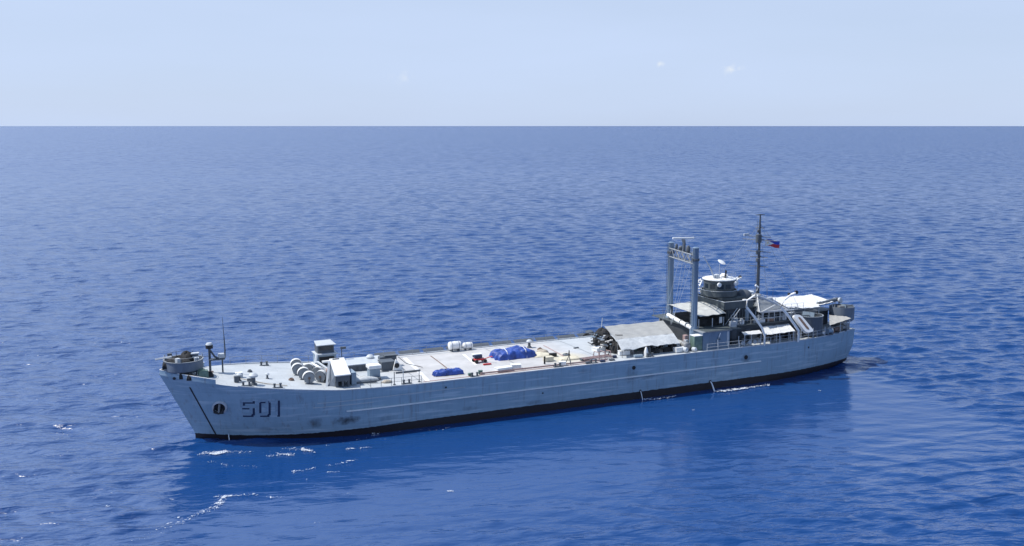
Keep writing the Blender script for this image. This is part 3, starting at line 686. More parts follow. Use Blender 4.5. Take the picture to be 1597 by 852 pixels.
# ---- main mast aft of the bridge
mast = MB().tube([(85.2, 0, 10.1), (85.2, 0, 17.0), (85.2, 0, 22.9)], .30, 10, .10).build('mast', 'dark_grey', SHIP, True)
MB().drum((85.2, 0, 22.8), (1, 0, 0), [(.05, -.8), (.09, 0), (.05, .8)], 6).build('top_yard', 'dark_grey', mast)
for z, L in ((20.9, .6), (19.6, 1.5), (19.1, 2.3), (17.4, 1.6), (16.6, 1.2), (15.2, 1.3)):
    mb = MB(); mb.tube([(85.2-L*.55, -L, z), (85.2+L*.55, L, z)], .05, 5); mb.tube([(85.2-L*.3, L*.2, z+.05), (85.2+L*.5, -L*.2, z+.02)], .05, 5); mb.build('yard', 'dark_grey', mast)
for z, h, r in ((18.7, 1.3, .42), (17.0, .6, .34), (15.9, .6, .3), (20.2, .5, .25)):
    MB().lathe(84.95, .1, [(r*.7, z), (r, z+.1), (r, z+h-.1), (r*.5, z+h)], 10).build('radio_housing', 'dark_grey', mast, True)
mb = MB()
for z in np.arange(10.4, 22, .45): mb.tube([(84.85, .22, z), (84.85, -.22, z)], .02, 4)
for q_ in (.22, -.22): mb.tube([(84.85, q_, 10.2), (84.85, q_, 22.1)], .025, 4)
mb.build('ladder', 'dark_grey', mast)
MB().cbox(83.2, -.5, 19.75, 1.1, .2, .35, rot=R(10)).build('radar_antenna', 'light_grey', mast, bevel=.04)
mb = MB()
for s, t, z in ((90, 3.5, 9.2), (90, -3.5, 9.2), (80, 2.2, 14), (80, -2.2, 14), (97, 0, 8.8)):
    mb.tube([(85.2, 0, 21.5), (s, t, z)], .018, 4)
mb.build('stay', 'mid_grey', mast)
fl = thing('flag', 'small red white and blue national flag flying from the mast', 'flag', 87.2, .2, 18.2)
def flag_grid(a0, a1, b0, b1, mat, name):
    G = []
    for i in range(9):
        x = a0+(a1-a0)*i/8; G.append([(86.15+x*1.0, .2+.35*x+.05*math.sin(x*3.2)+.05*y, 18.15+y-.12*x+.10*math.sin(x*2.9)) for y in np.linspace(b0, b1, 3)])
    return MB().grid(G, .0).build(name, mat, fl)
MB().tube([(85.25, 0, 18.0), (86.1, .2, 18.15)], .02, 4).build('halyard', 'light_grey', fl)
flag_grid(.05, 2.0, .5, 1.0, paint('flag_blue', (.02, .06, .40), .6), 'blue_stripe'); flag_grid(.05, 2.0, 0, .497, 'red', 'red_stripe')
mb = MB()
for dt in (.05, -.05): mb.add([W(86.14, .2+dt, 18.14), W(86.14, .22+dt, 19.16), W(87.25, .66+dt+.1, 18.55)], [(0, 1, 2)])
mb.build('white_triangle', 'white', fl)
mb = MB(); mb.drum((86.42, .34+.08, 18.65), (0, 1, 0), [(.11, -.005), (.11, .005)], 8); mb.build('sun_emblem', paint('gold', (.75, .5, .05), .6), fl)

# ---- structures abaft the bridge
hood = MB().lathe(81.7, 1.2, [(1.25, 10.1), (1.3, 11.2), (1.1, 11.75), (.6, 12.1), (0, 12.2)], 18).build('director_hood', 'dark_grey', SHIP, True)
MB().box(79.9, 80.5, 3.2, 3.7, 10.11, 11.2).build('ventilation_trunk', 'white', SHIP, bevel=.05)
MB().lathe(83.1, .2, [(.28, 10.1), (.28, 11.5), (1.0, 11.55), (1.0, 11.68), (0, 11.75)], 16).build('mushroom_vent', 'light_grey', SHIP, True)
funnel = MB().lathe(83.0, 2.4, [(.75, T2+.1), (.75, 11.5), (.68, 11.6), (.5, 11.6), (.5, 11.2)], 16).build('funnel', 'mid_grey', SHIP, True)
MB().box(84.1, 91.0, -3.4, 3.6, Z1+.131, 9.0).build('after_deckhouse', 'dark_grey', SHIP, bevel=.04)
mb = MB()
for s in np.arange(82.5, 88, 1.0): mb.tube([(s, 4.8, Z1+.13), (s, 4.8, 9.3)], .06, 6)
mb.tube([(82.0, 4.8, 9.3), (88, 4.8, 9.3)], .07, 6); mb.tube([(82.0, 4.8, 8.5), (88, 4.8, 8.5)], .05, 6)
mb.build('stanchions', 'light_grey', SHIP)

rgc = random.Random(77)
for i in range(14):      # pipes and conduits up the deckhouse sides
    s_ = 77.3+i*.48; MB().tube([(s_, 3.6, 7.9), (s_, 3.6, rgc.uniform(9.0, 9.9))], rgc.uniform(.04, .09), 6).build('vent_pipe', rgc.choice(['tower_grey', 'mid_grey', 'light_grey']), SHIP)
for i in range(22):      # small boxes, reels and lockers bolted to the upper deck and bridge deck
    up = i % 3 == 0
    s_, t_ = (rgc.uniform(79.5, 85.2), rgc.uniform(1.5, 3.4)) if up else (rgc.uniform(77.4, 89.5), rgc.uniform(4.0, 4.75))
    z_ = T2+.10 if up else Z1+.131
    MB().cbox(s_, t_, z_, rgc.uniform(.25, .8), rgc.uniform(.25, .6), rgc.uniform(.3, 1.1), rgc.uniform(-.3, .3)).build('deck_fitting', rgc.choice(['tower_grey', 'dark_grey', 'mid_grey', 'shade_grey', 'light_grey']), SHIP)
for s_, t_, z_, h_ in ((79.2, 2.9, 11.1, 2.6), (81.0, -2.8, 10.1, 3.2), (84.8, 2.6, 10.1, 2.4), (90.5, -3, 9, 2.2), (77.2, -2.9, 11.1, 2.2)):
    MB().tube([(s_, t_, z_), (s_+.1, t_, z_+h_)], .035, 5, .012).build('whip_antenna', 'dark_grey', SHIP)
for i in range(9):       # dark machinery standing in the gallery
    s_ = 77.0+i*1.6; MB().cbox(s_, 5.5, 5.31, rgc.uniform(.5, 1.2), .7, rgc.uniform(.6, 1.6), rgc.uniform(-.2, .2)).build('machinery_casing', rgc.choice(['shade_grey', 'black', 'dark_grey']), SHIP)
MB().tube([(76.6, 3.9, 7.9), (78.6, 3.9, 10.1)], .05, 5).build('ladder_rail', 'light_grey', SHIP); MB().tube([(76.6, 4.5, 7.9), (78.6, 4.5, 10.1)], .05, 5).build('ladder_rail', 'light_grey', SHIP)
rail_path([(81.5, 3.7, T2+.1), (85.5, 3.7, T2+.1), (85.5, -3.6, T2+.1)], .95, .9, 'railing', 'light_grey')
rail_path([(84.2, 3.5, 9.0), (90.9, 3.5, 9.0)], .9, 1.0, 'railing', 'light_grey')
# davits: pairs of curved arms, port and starboard
def davit(s, side, ztop):
    T = 7.35*side
    pts = [(s+.5, T, 5.2), (s+.5, T, 6.6), (s+.1, T-.15*side, 7.7), (s-1.0, T-.5*side, 9.3), (s-2.1, T-.9*side, 10.7), (s-2.2, T-.7*side, 11.7), (s-1.4, T-.2*side, 12.4), (s-1.0, T+.1*side, ztop-.3), (s-1.5, T+.1*side, ztop)]
    mb = MB()
    for o_ in (-.17, .17): mb.tube([(p[0]+o_, p[1]-o_*side, p[2]) for p in pts], .13, 7, .10)
    for p, q in zip(pts[:-1], pts[1:]):
        for k in (.2, .6): 
            m_ = [p[j]+(q[j]-p[j])*k for j in range(3)]; mb.tube([(m_[0]-.17, m_[1]+.17*side, m_[2]), (m_[0]+.17, m_[1]-.17*side, m_[2])], .07, 5)
    return mb.build('davit', 'white', SHIP, True)
davit(80.3, 1, 13.9)
def davit2(s, side):
    T = 7.35*side
    pts = [(s, T, 5.2), (s, T, 6.8), (s-.8, T-.2*side, 7.9), (s-1.8, T-.4*side, 9.2), (s-3.0, T-.5*side, 10.4), (s-2.5, T-.3*side, 11.4), (s-1.7, T, 12.1), (s-.9, T+.1*side, 12.35)]
    mb = MB()
    for o_ in (-.2, .2): mb.tube([(p[0]+o_, p[1]-o_*side, p[2]) for p in pts], .15, 7, .12)
    for p, q in zip(pts[:-1], pts[1:]):
        for k in (.2, .6):
            m_ = [p[j]+(q[j]-p[j])*k for j in range(3)]; mb.tube([(m_[0]-.2, m_[1]+.2*side, m_[2]), (m_[0]+.2, m_[1]-.2*side, m_[2])], .08, 5)
    o = mb.build('davit', 'white', SHIP, True)
    MB().drum((s-.8, T+.1*side, 12.4), (0, 1, 0), [(.28, -.1), (.28, .1)], 12).build('sheave', 'black', o, True)
    MB().drum((s-1.9, T-.1*side, 12.2), (0, 1, 0), [(.2, -.1), (.2, .1)], 12).build('sheave', 'black', o, True)
    return o
davit2(86.8, 1)
davit(81.5, -1, 12.6); davit2(88.5, -1)
MB().tube([(83.8, 6.5, 10.6), (80.2, 6.2, 12.15)], .16, 8).build('strongback_spar', 'light_grey', SHIP, True)

# ---- awnings (lashed canvas on their own frames)
def cloth(rows, cols, corner, sag, wav, seed=0, rag=0):
    # corner: 4 ship points a(near-left) b(near-right) c(far-right) d(far-left)
    a, b, c, d = corner; G = []; rg = np.random.default_rng(seed); ph = rg.uniform(0, 6, 4)
    for i in range(rows+1):
        v = i/rows; row = []
        for j in range(cols+1):
            u = j/cols
            p = [(a[k]*(1-u)+b[k]*u)*(1-v)+(d[k]*(1-u)+c[k]*u)*v for k in range(3)]
            p[2] -= sag*4*u*(1-u)*(.3+.7*4*v*(1-v)) - wav*math.sin(u*17+ph[0]+v*3)*math.sin(v*5+ph[1]) - wav*.6*math.sin(u*31+ph[2]+4*v)
            if i == 0 and rag: p[2] += rag*(rg.uniform(-1, 1)*.5+math.sin(u*9+ph[3])*.7)
            row.append(tuple(p))
        G.append(row)
    return G
aw = thing('awning', 'large grey canvas awning with sloping front skirt, on deck forward of the tall posts', 'awning', 64, 0, 5.3)
MB().grid(cloth(8, 26, [(58.7, 4.1, 7.45), (67.8, 4.1, 7.45), (71.1, -3.5, 7.6), (61.3, -3.6, 7.6)], .10, .035, 1), .04).build('roof_sheet', 'canvas', aw, True)
MB().grid(cloth(6, 26, [(58.3, 6.1, 6.45), (67.5, 6.1, 6.6), (67.8, 4.12, 7.44), (58.7, 4.12, 7.44)], -.04, .06, 3, .10), .04).build('front_skirt', 'skirt', aw, True)
for s, t, z in ((58.9, 4.1, 7.4), (63, 4.1, 7.3), (67.6, 4.1, 7.4), (61.5, -3.4, 7.5), (66, -3.4, 7.4), (70.8, -3.4, 7.5), (58.5, 6.0, 6.4), (62.8, 6.0, 6.4), (67.3, 6.0, 6.5)): MB().tube([(s, t, 5.35), (s, t, z)], .05, 5).build('pole', 'steel', aw)
aw = thing('awning', 'pale rounded canvas cover over the cabin top between the tall posts and bridge', 'awning', 74, 0, Z1+.14)
G = []
for i in range(11):
    v = i/10; row = []
    for u in np.linspace(0, 1, 16):
        s_ = (71.9-.9*math.sin(v*math.pi))*(1-u)+(76.2+.9*v)*u
        row.append((s_, 4.5*(1-v)-3.6*v, 8.95+1.25*math.sin((.13+.62*v)*math.pi)**.8+.15*u+.045*math.sin(u*16+v*9)))
    G.append(row)
MB().grid(G, .05).build('canvas_cover', 'cream', aw, True)
MB().box(72.6, 75.8, -2.8, 3.4, Z1+.14, 8.8).build('shade_fill_box', 'dark_canvas', aw)  # dark fill in place of the shade under the cover
for s, t in ((71.7, 4.4), (75.9, 4.4), (72.2, -3.2), (76.5, -3.2), (74, 4.4)): MB().tube([(s, t, Z1+.14), (s, t, 9.15)], .06, 5).build('pole', 'light_grey', aw)
MB().box(75.1, 75.55, 4.45, 4.55, Z1+.6, 9.2).build('side_flap', 'canvas_white', aw)
aw = thing('awning', 'white panelled awning low over the side deck between the two davits', 'awning', 83.5, 6.2, 5.3)
MB().grid(cloth(4, 16, [(80.7, 7.55, 6.75), (86.1, 7.5, 6.85), (87.0, 4.97, 7.35), (81.9, 4.97, 7.35)], .06, .03, 7), .04).build('canvas_roof', 'canvas_white', aw, True)
mb = MB()
for s in (82.1, 83.7, 85.3): MB().tube([(s, 7.5, 6.82), (s+1.0, 5.0, 7.38)], .045, 5).build('batten', 'light_grey', aw)
for s in (80.9, 83.4, 85.9): MB().tube([(s, 7.4, 5.3), (s, 7.4, 6.75)], .05, 5).build('pole', 'light_grey', aw)
aw = thing('awning', 'narrow white awning strip forward of the panelled awning beside the first davit', 'awning', 78.8, 6.5, 5.3)
MB().grid(cloth(3, 8, [(77.3, 7.4, 7.0), (80.3, 7.4, 7.0), (80.6, 6.4, 7.25), (77.5, 6.4, 7.25)], .02, .02, 9), .03).build('canvas_roof', 'canvas_white', aw, True)
MB().tube([(77.4, 7.3, 5.3), (77.4, 7.3, 7.0)], .05, 5).build('pole', 'light_grey', aw); MB().tube([(80.2, 7.3, 5.3), (80.2, 7.3, 7.0)], .05, 5).build('pole', 'light_grey', aw)
aw = thing('awning', 'long bright white awning stretched over the after upper deck', 'awning', 94, 0, Z1+.14)
MB().grid(cloth(8, 24, [(88.9, 3.0, 8.95), (94.5, 3.0, 8.95), (97.5, -4.0, 9.35), (91.2, -4.2, 9.45)], .05, .035, 12), .05).build('canvas_roof', 'canvas_white', aw, True)
MB().grid(cloth(5, 14, [(94.55, 2.3, 9.0), (98.4, 1.6, 9.2), (103.0-4.2, -3.9, 9.45), (97.5, -4.0, 9.36)], .05, .03, 14), .05).build('canvas_roof', 'canvas_white', aw, True)
for s, t in ((89, 2.9), (91.7, 2.9), (94.4, 2.9), (91.4, -4.0), (97.3, -3.9), (98.2, 1.6)): MB().tube([(s, t, Z1+.1), (s, t, 9.0)], .06, 5).build('pole', 'light_grey', aw)
aw = thing('awning', 'beige canvas awning over the port quarter of the stern', 'awning', 96, 4, 5.4)
MB().grid(cloth(7, 14, [(93.5, 6.25, 6.8), (98.6, 5.2, 7.25), (98.6, 4.1, 7.35), (96.7, 2.6, 7.45)], .06, .03, 21), .04).build('canvas_roof', 'canvas_beige', aw, True)
for s, t, z in ((93.7, 6.1, 6.8), (96.2, 5.6, 7), (98.4, 5.1, 7.2), (99.6, 2.5, 7.3)): MB().tube([(s, t, 5.35), (s, t, z)], .06, 5).build('pole', 'light_grey', aw)
aw = thing('awning', 'grey triangular tent awning with white edges below the main mast', 'awning', 84, 3.5, 9.1)
mb = MB(); A_ = (83.0, 2.6, 11.5); B_ = (81.6, 5.0, 9.45); C_ = (87.0, 4.6, 9.35); D_ = (87.6, 1.4, 9.7); E_ = (82.2, 1.0, 9.7)
mb.add([W(*x) for x in (A_, B_, C_, D_, E_)], [(0, 1, 2), (0, 2, 3), (0, 3, 4), (0, 4, 1), (1, 4, 3, 2)])
mb.build('tent_sheet', 'mid_grey', aw)
mb = MB()
for a, b in ((A_, C_), (B_, C_), (A_, B_), (A_, D_)): mb.tube([tuple(np.array(a)+(0, .03, .05)), tuple(np.array(b)+(0, .03, .05))], .09, 6)
mb.build('edge_rope', 'canvas_white', aw)
MB().tube([(B_[0]+.5, B_[1]+.05, B_[2]+.05), (85.4, 4.3, 10.3)], .09, 6).build('batten', 'canvas_white', aw)
MB().tube([(82.3, 4.8, Z1+.1), (82.3, 4.8, 9.45)], .06, 5).build('pole', 'light_grey', aw); MB().tube([(86.8, 4.5, Z1+.1), (86.8, 4.5, 9.4)], .06, 5).build('pole', 'light_grey', aw)

# ---- gun tubs
def tub(name, s, t, r, z0, z1, mat='haze_grey', wall=.08, floor=.5, parent=SHIP):
    o = MB().lathe(s, t, [(r*.86, z0), (r, z0+.25), (r, z1), (r-wall, z1), (r-wall, z0+floor), (0, z0+floor)], 30).build(name, mat, parent, True)
    return o
bow_tub = tub('gun_tub', 3.95, .1, 2.15, 8.05, 9.35, 'tub_grey')
MB().lathe(3.95, .1, [(2.14, 9.352), (2.22, 9.352), (2.22, 9.40), (2.05, 9.40)], 30, ring=True).build('tub_rim', 'mid_grey', bow_tub, True)
MB().lathe(3.95, .1, [(.9, ZD(4)), (.9, 8.2)], 14).build('tub_pedestal', 'dark_grey', bow_tub, True)
mb = MB()
for a in range(0, 360, 45): mb.tube([(3.95+1.7*math.cos(R(a)), .1+1.7*math.sin(R(a))*.8, 7.5), (3.95+1.8*math.cos(R(a)), .1+1.8*math.sin(R(a)), 8.3)], .07, 5)
mb.build('tub_strut', 'dark_grey', bow_tub)
port_tub = tub('gun_tub', 91.0, 4.7, 1.95, 5.32, 8.25, 'dark_grey', floor=1.8)
MB().lathe(91.0, 4.7, [(1.93, 8.252), (2.02, 8.252), (2.02, 8.32), (1.85, 8.32)], 30, ring=True).build('tub_rim', 'mid_grey', port_tub, True)
tub('gun_tub', 91.0, -4.7, 1.95, 5.32, 8.25, 'dark_grey', floor=1.8)
stern_tub = tub('gun_tub', 99.7, 2.0, 1.85, 6.3, 8.5, 'tub_grey', floor=1.2)
MB().lathe(98.9, 2.0, [(.9, 5.4), (.9, 6.4)], 14).build('tub_pedestal', 'dark_grey', stern_tub, True)
MB().box(93.0, 98.6, -3.9, .3, 5.35, 7.75).build('stern_deckhouse', 'dark_grey', SHIP, bevel=.04)
MB().box(92.6, 99.0, -4.4, 1.0, 7.752, 7.84).build('stern_upper_deck', 'mid_grey', SHIP)

# ---- guns: one model, copied
def make_gun():
    g = thing('deck_gun', 'twin barrelled gun in the round tub on the port quarter', 'gun', 0, 0, 0, 'anti aircraft guns in round tubs')
    WORLD[g.name] = W(0, 0, 0); g.location = W(0, 0, 0)
    MB().lathe(0, 0, [(.75, 0), (.7, .3), (.5, .5), (.45, .8)], 16).build('mount', 'dark_grey', g, True)
    MB().box(-.3, .8, -.45, .45, .75, 1.35).build('breech', 'steel', g, bevel=.06)
    MB().slab([(-.45, -.9, .7), (-.45, .9, .7), (-.3, .9, 1.65), (-.3, -.9, 1.65)], .05).build('gun_shield', 'haze_grey', g)
    for sg in (-1, 1):
        MB().tube([(-.3, sg*.15, 1.1), (-2.6, sg*.15, 1.45)], .07, 8, .05).build('barrel', 'dark_grey', g, True)
        MB().cbox(.5, sg*.75, .45, .45, .4, .1).cbox(.72, sg*.75, .5, .08, .4, .5).build('seat', 'steel', g)
    return g
g0 = make_gun()
g0.location = W(91.0, 4.7, 7.12); g0.rotation_euler = (0, 0, R(25))
copy_thing(g0, 91.0, -4.7, 7.12, R(-25), 'twin barrelled gun in the far tub on the starboard quarter')
copy_thing(g0, 99.7, 2.0, 7.51, R(170), 'twin barrelled gun in the raised tub right at the stern', 0.75)
# shrouded bow gun
g = thing('covered_gun', 'bow gun under a dark canvas cover in the round tub at the stem', 'gun', 3.8, .1, 8.65)
def lump(s, t, z, ls, lt, h, seed, n=16, m=10, peak=.0):
    rg = np.random.default_rng(seed); ph = rg.uniform(0, 6, 6); G = []
    for i in range(m+1):
        v = i/m; row = []
        for j in range(n):
            a = 2*math.pi*j/n; rr_ = (1-v**2.6)**.55 if v < 1 else 0
            k = 1+.10*math.sin(3*a+ph[0])+.06*math.sin(7*a+ph[1]+4*v)+.05*math.sin(11*a+ph[2])
            sx = abs(math.cos(a))**.7*math.copysign(1, math.cos(a)); sy = abs(math.sin(a))**.7*math.copysign(1, math.sin(a))
            hh = h*v*(1+.10*math.sin(2*a+ph[3]))*(1-.25*peak*abs(math.cos(a))*rr_)
            row.append((s+sx*ls/2*rr_*k, t+sy*lt/2*rr_*k, z+hh))
        row.append(row[0]); G.append(row)
    return MB().grid(G)
lump(3.3, .2, 8.6, 3.2, 2.6, 1.15, 17, peak=.4).build('canvas_cover', 'dark_canvas', g, True)
lump(4.4, -.3, 8.6, 1.6, 1.8, 1.5, 18).build('breech_cover', 'dark_canvas', g, True)
for k in range(7):
    a = R(k*51); MB().tube([(3.95+2.1*math.cos(a), .1+2.1*math.sin(a), 9.3), (3.95+2.1*math.cos(a), .1+2.1*math.sin(a), 9.85)], .035, 5).build('tub_rail_post', 'dark_grey', g)
MB().lathe(3.95, .1, [(2.07, 9.83), (2.11, 9.85), (2.07, 9.87)], 24, ring=True).build('tub_rail', 'mid_grey', g)
for k, (a_, b_) in enumerate(((5.3, 1.0), (5.0, -1.2), (3.2, 1.5), (2.6, -1.0))): MB().cbox(a_, b_, 8.6, .5, .4, 1.0+.1*k, k).build('ammunition_box', ('light_grey', 'dark_grey')[k % 2], g)
mb = MB()
for sg in (-.2, .2): mb.tube([(2.7, .1+sg, 9.75), (.9, .25+sg, 9.62)], .09, 8, .06)
mb.build('gun_barrels', 'light_grey', g, True)
g = thing('director_sight', 'small grey gun director on its stand at the back of the bow tub', 'gun director', 5.2, -.2, 8.65)
MB().lathe(5.2, -.2, [(.3, 8.65), (.22, 9.3)], 10).build('pedestal', 'dark_grey', g)
MB().cbox(5.2, -.2, 9.3, 1.0, .7, .28).cbox(5.2, -.2, 9.75, 1.1, .6, .16).build('sight_head', 'light_grey', g, bevel=.05)
MB().cbox(5.2, -.2, 9.58, .8, .5, .17).build('sight_body', 'dark_grey', g)

# gear under and behind the bow tub
w_ = thing('anchor_windlass', 'green anchor windlass on the forecastle behind the bow gun tub', 'windlass', 6.0, 2.6, ZD(6))
MB().cbox(5.7, 2.5, ZD(6), 1.3, 1.5, .3).build('bed', 'dark_grey', w_)
for sg in (-1, 1): MB().drum((5.7, 2.5+sg*.55, ZD(6)+.75), (0, 1, 0), [(.5, -.18), (.3, -.1), (.3, .1), (.5, .18)], 14).build('gypsy_wheel', 'green', w_, True)
MB().cbox(6.0, 2.5, ZD(6)+.25, .6, .8, .9).build('motor_housing', 'green', w_, bevel=.08)
for i, (s, t, h) in enumerate(((3.6, 1.9, .9), (4.4, 2.6, .7), (6.6, 1.0, .6))):
    c_ = tag(lump(s, t, ZD(s), .9, .8, h, 30+i).build('gear_bundle', 'dark_canvas', smooth=True), ('dark covered bundle tucked under the front of the bow gun tub', 'dark covered bundle against the port bulwark beside the windlass', 'small dark covered bundle on deck just behind the bow gun tub')[i], 'bundle', 'dark bundles round the bow gun tub')

# forecastle lamp mast and whip antenna
m_ = thing('signal_mast', 'short black mast with round lamp housing and side platform on the forecastle', 'mast', 7.05, -1.4, ZD(7))
MB().tube([(7.05, -1.4, ZD(7)), (7.05, -1.4, 10.2)], .14, 8).build('pole', 'dark_grey', m_, True)
MB().lathe(7.05, -1.4, [(.2, 9.95), (.42, 10.0), (.42, 10.4)], 14).build('lamp_body', 'black', m_, True)
MB().lathe(7.05, -1.4, [(.38, 10.402), (.42, 10.45), (.30, 10.65), (0, 10.7)], 14).build('lamp_cap', 'light_grey', m_, True)
MB().tube([(7.05, -1.4, 9.9), (7.6, -1.3, 9.0), (8.2, -1.2, 8.6)], .12, 6).build('brace', 'dark_grey', m_)
MB().box(7.0, 8.7, -1.7, -.9, 8.6, 8.75).build('platform', 'dark_grey', m_)
MB().box(8.0, 8.7, -1.6, -1.0, 8.752, 9.3).build('equipment_box', 'light_grey', m_, bevel=.08)
MB().tube([(8.45, -1.3, ZD(8.4)), (8.45, -1.3, 8.6)], .10, 6).build('pole', 'dark_grey', m_)
MB().tube([(8.7, -1.3, 8.7), (8.8, -1.3, 9.6), (8.75, -1.3, 11.3)], .13, 6, .06).tube([(8.75, -1.3, 11.2), (8.65, -1.3, 13.6)], .05, 5, .02).build('whip_antenna', 'dark_grey', m_)
MB().tube([(7.0, -1.4, 9.1), (4.9, -.9, 9.2)], .03, 4).build('stay', 'dark_grey', m_)
MB().box(6.7, 7.4, -1.7, -1.1, ZD(7), ZD(7)+.1).build('foot_plate', 'rust', m_)

# ---- ventilators (one kind copied), bitts, small deck fittings
def make_vent():
    v = thing('ventilator', 'low cowl ventilator with pale cap near the port edge of the forecastle', 'ventilator', 0, 0, 0, 'ventilators on the fore deck')
    WORLD[v.name] = W(0, 0, 0); v.location = W(0, 0, 0)
    MB().lathe(0, 0, [(.42, 0), (.40, .15), (.24, .2), (.22, .9)], 12).build('stem', 'dark_grey', v, True)
    MB().lathe(0, 0, [(.26, .85), (.50, .95), (.52, 1.12), (.30, 1.35), (0, 1.4)], 14).build('cap', 'light_grey', v, True)
    return v
v0 = make_vent(); v0.location = W(10.9, 4.7, ZD(10.9)); v0['label'] = 'tall pale-capped ventilator near the port edge forward of the hull number'
for s, t, sc, lb in ((27.0, -3.6, 1.0, 'wide white-capped ventilator on the starboard side of the cargo hatch'),
                     (13.0, 1.8, .5, 'tiny ventilator in the middle of the bare fore deck'),
                     (50.0, -4.6, .8, 'ventilator at the far deck edge behind the large blue tarpaulin'),
                     (9.6, 3.0, .65, 'small ventilator just aft of the signal mast')):
    copy_thing(v0, s, t, ZD(s)+.05, 0, lb, sc)
def make_bitts():
    v = thing('mooring_bitts', 'pair of black mooring bitts', 'bitts', 0, 0, 0, 'mooring bitts along the deck edges')
    WORLD[v.name] = W(0, 0, 0); v.location = W(0, 0, 0)
    MB().box(-.75, .75, -.25, .25, 0, .1).build('base_plate', 'dark_grey', v)
    for sg in (-1, 1): MB().lathe(sg*.45, 0, [(.16, .1), (.16, .55), (.22, .58), (.22, .68), (.1, .72)], 12).build('bollard', 'dark_grey', v, True)
    return v
b0 = make_bitts(); b0.location = W(13.3, 6.1, ZD(13.3)); b0.scale = (.75,)*3; b0['label'] = 'pair of black mooring bitts at the deck edge above the hull number'
for s, t, lb in ((10.0, 5.3, 'mooring bitts at the port bow just behind the step in the bulwark'), (14.0, -5.4, 'mooring bitts at the far side of the fore deck'),
                 (28.3, 6.9, 'mooring bitts at the port edge beside the first white deck line'), (48.5, 6.8, 'mooring bitts at the port edge aft of the large blue tarpaulin'),
                 (53.6, 7.0, 'mooring bitts at the port edge just forward of the faded red pipe rack'), (37.0, 7.0, 'mooring bitts at the port edge aft of the small blue tarpaulin'), (62.2, 7.0, 'mooring bitts at the port edge in front of the grey awning')):
    copy_thing(b0, s, t, ZD(s)+.02, 0, lb, .75)
def boxy(name, mat, s, t, ls, lt, h, label, cat, rot=0, z=None, lid=None, group=None):
    z = ZD(s)+.06 if z is None else z
    o = thing(name, label, cat, s, t, z, group)
    MB().cbox(s, t, z, ls, lt, h, rot).build('body', mat, o, bevel=.04)
    if lid: MB().cbox(s, t, z+h+.002, ls*1.06, lt*1.06, .08, rot).build('lid', lid, o, bevel=.02)
    return o
boxy('chain_stopper', 'dark_grey', 9.2, 3.6, .5, .4, .7, 'dark chain stopper beside the small forecastle ventilator', 'chain stopper')
boxy('valve_box', 'dark_grey', 10.8, 3.2, .7, .35, .35, 'flat dark valve box on the fore deck by the tall ventilator', 'box')
boxy('deck_locker', 'light_grey', 9.9, 1.2, .8, .5, .5, 'pale locker in the middle of the forecastle behind the signal mast', 'locker', lid='white')
mb = MB(); mb.tube([(9.2, 1.2, ZD(9)+.05), (12.4, 4.6, ZD(12)+.08), (14.5, 5.6, ZD(14)+.08)], .05, 5); tag(mb.build('mooring_rope', 'rope', smooth=True), 'thin rope lying across the pale fore deck', 'rope')
for i, (s, t, r, mt, lb) in enumerate(((15.6, 2.6, .28, 'rust', 'small rusty deck fitting forward of the cable reels'), (11.6, -1.6, .25, 'dark_grey', 'small dark deck fitting in the open middle of the fore deck'), (52.4, 1.8, .45, 'dark_grey', 'round dark hatch plate on the after deck beyond the sand coloured stain'), (50.7, -2.7, .3, 'rust', 'small rusty hatch plate behind the sand coloured stain'))):
    o = thing('deck_scuttle', lb, 'deck fitting', s, t, ZD(s)+.08)
    MB().lathe(s, t, [(r*1.2, ZD(s)+.05), (r*1.2, ZD(s)+.15), (r, ZD(s)+.25), (0, ZD(s)+.28)], 12).build('cover', mt, o, True)
    MB().cbox(s, t, ZD(s)+.28, .3, .06, .08).build('handle', 'black', o)

# ---- rope and cable reels
def make_reel():
    v = thing('cable_reel', 'cable reel', 'reel', 0, 0, 0, 'cable reels on the fore deck')
    WORLD[v.name] = W(0, 0, 0); v.location = W(0, 0, 0)
    MB().drum((0, 0, .78), (0, 1, 0), [(.42, -.38), (.50, -.36), (.50, .36), (.42, .38)], 20).build('rope_coil', 'rope', v, True)
    for sg in (-1, 1):
        MB().drum((0, sg*.42, .78), (0, 1, 0), [(.60, -.04), (.72, -.04), (.72, .04), (.60, .04)], 24).build('flange', 'mid_grey', v, True)
        MB().cbox(0, sg*.50, 0, 1.1, .10, .12).cbox(0, sg*.50, .1, .14, .08, .7).build('stand', 'dark_grey', v)
    MB().drum((0, .5, .78), (0, 1, 0), [(.16, -.03), (.16, .05)], 12).build('hub', 'rust', v)
    G = []      # narrow pale guard arched over the drum
    for a in np.linspace(0, math.pi, 14): G.append([(.84*math.cos(a), tt, .80+.84*math.sin(a)) for tt in (-.30, 0, .42)])
    MB().grid(G, .07).build('guard', 'canvas_white', v, True)
    return v
r0 = make_reel()
for i, (s, t, rot, sc, lb) in enumerate(((17.35, 4.1, -8, .88, 'nearest cable reel with white hood beside the port edge'), (17.2, 2.0, -8, .88, 'second white hooded cable reel from the port edge'),
      (17.0, -.2, -8, .88, 'third white hooded cable reel, mid deck'), (17.4, -2.8, -8, .88, 'farthest cable reel of the row, on the starboard side'),
      (19.0, 3.3, -35, .85, 'small cable reel between the hooded row and the companionway'), (19.2, .9, -35, .8, 'small cable reel in the middle of the cluttered winch area'),
      (18.6, -.9, -35, .8, 'small cable reel behind the hooded row next to the pipes'))):
    if i == 0:
        r0.location = W(s, t, ZD(s)+.06); r0.rotation_euler = (0, 0, R(rot)); r0.scale = (sc,)*3; r0['label'] = lb
    else: copy_thing(r0, s, t, ZD(s)+.06, R(rot), lb, sc)
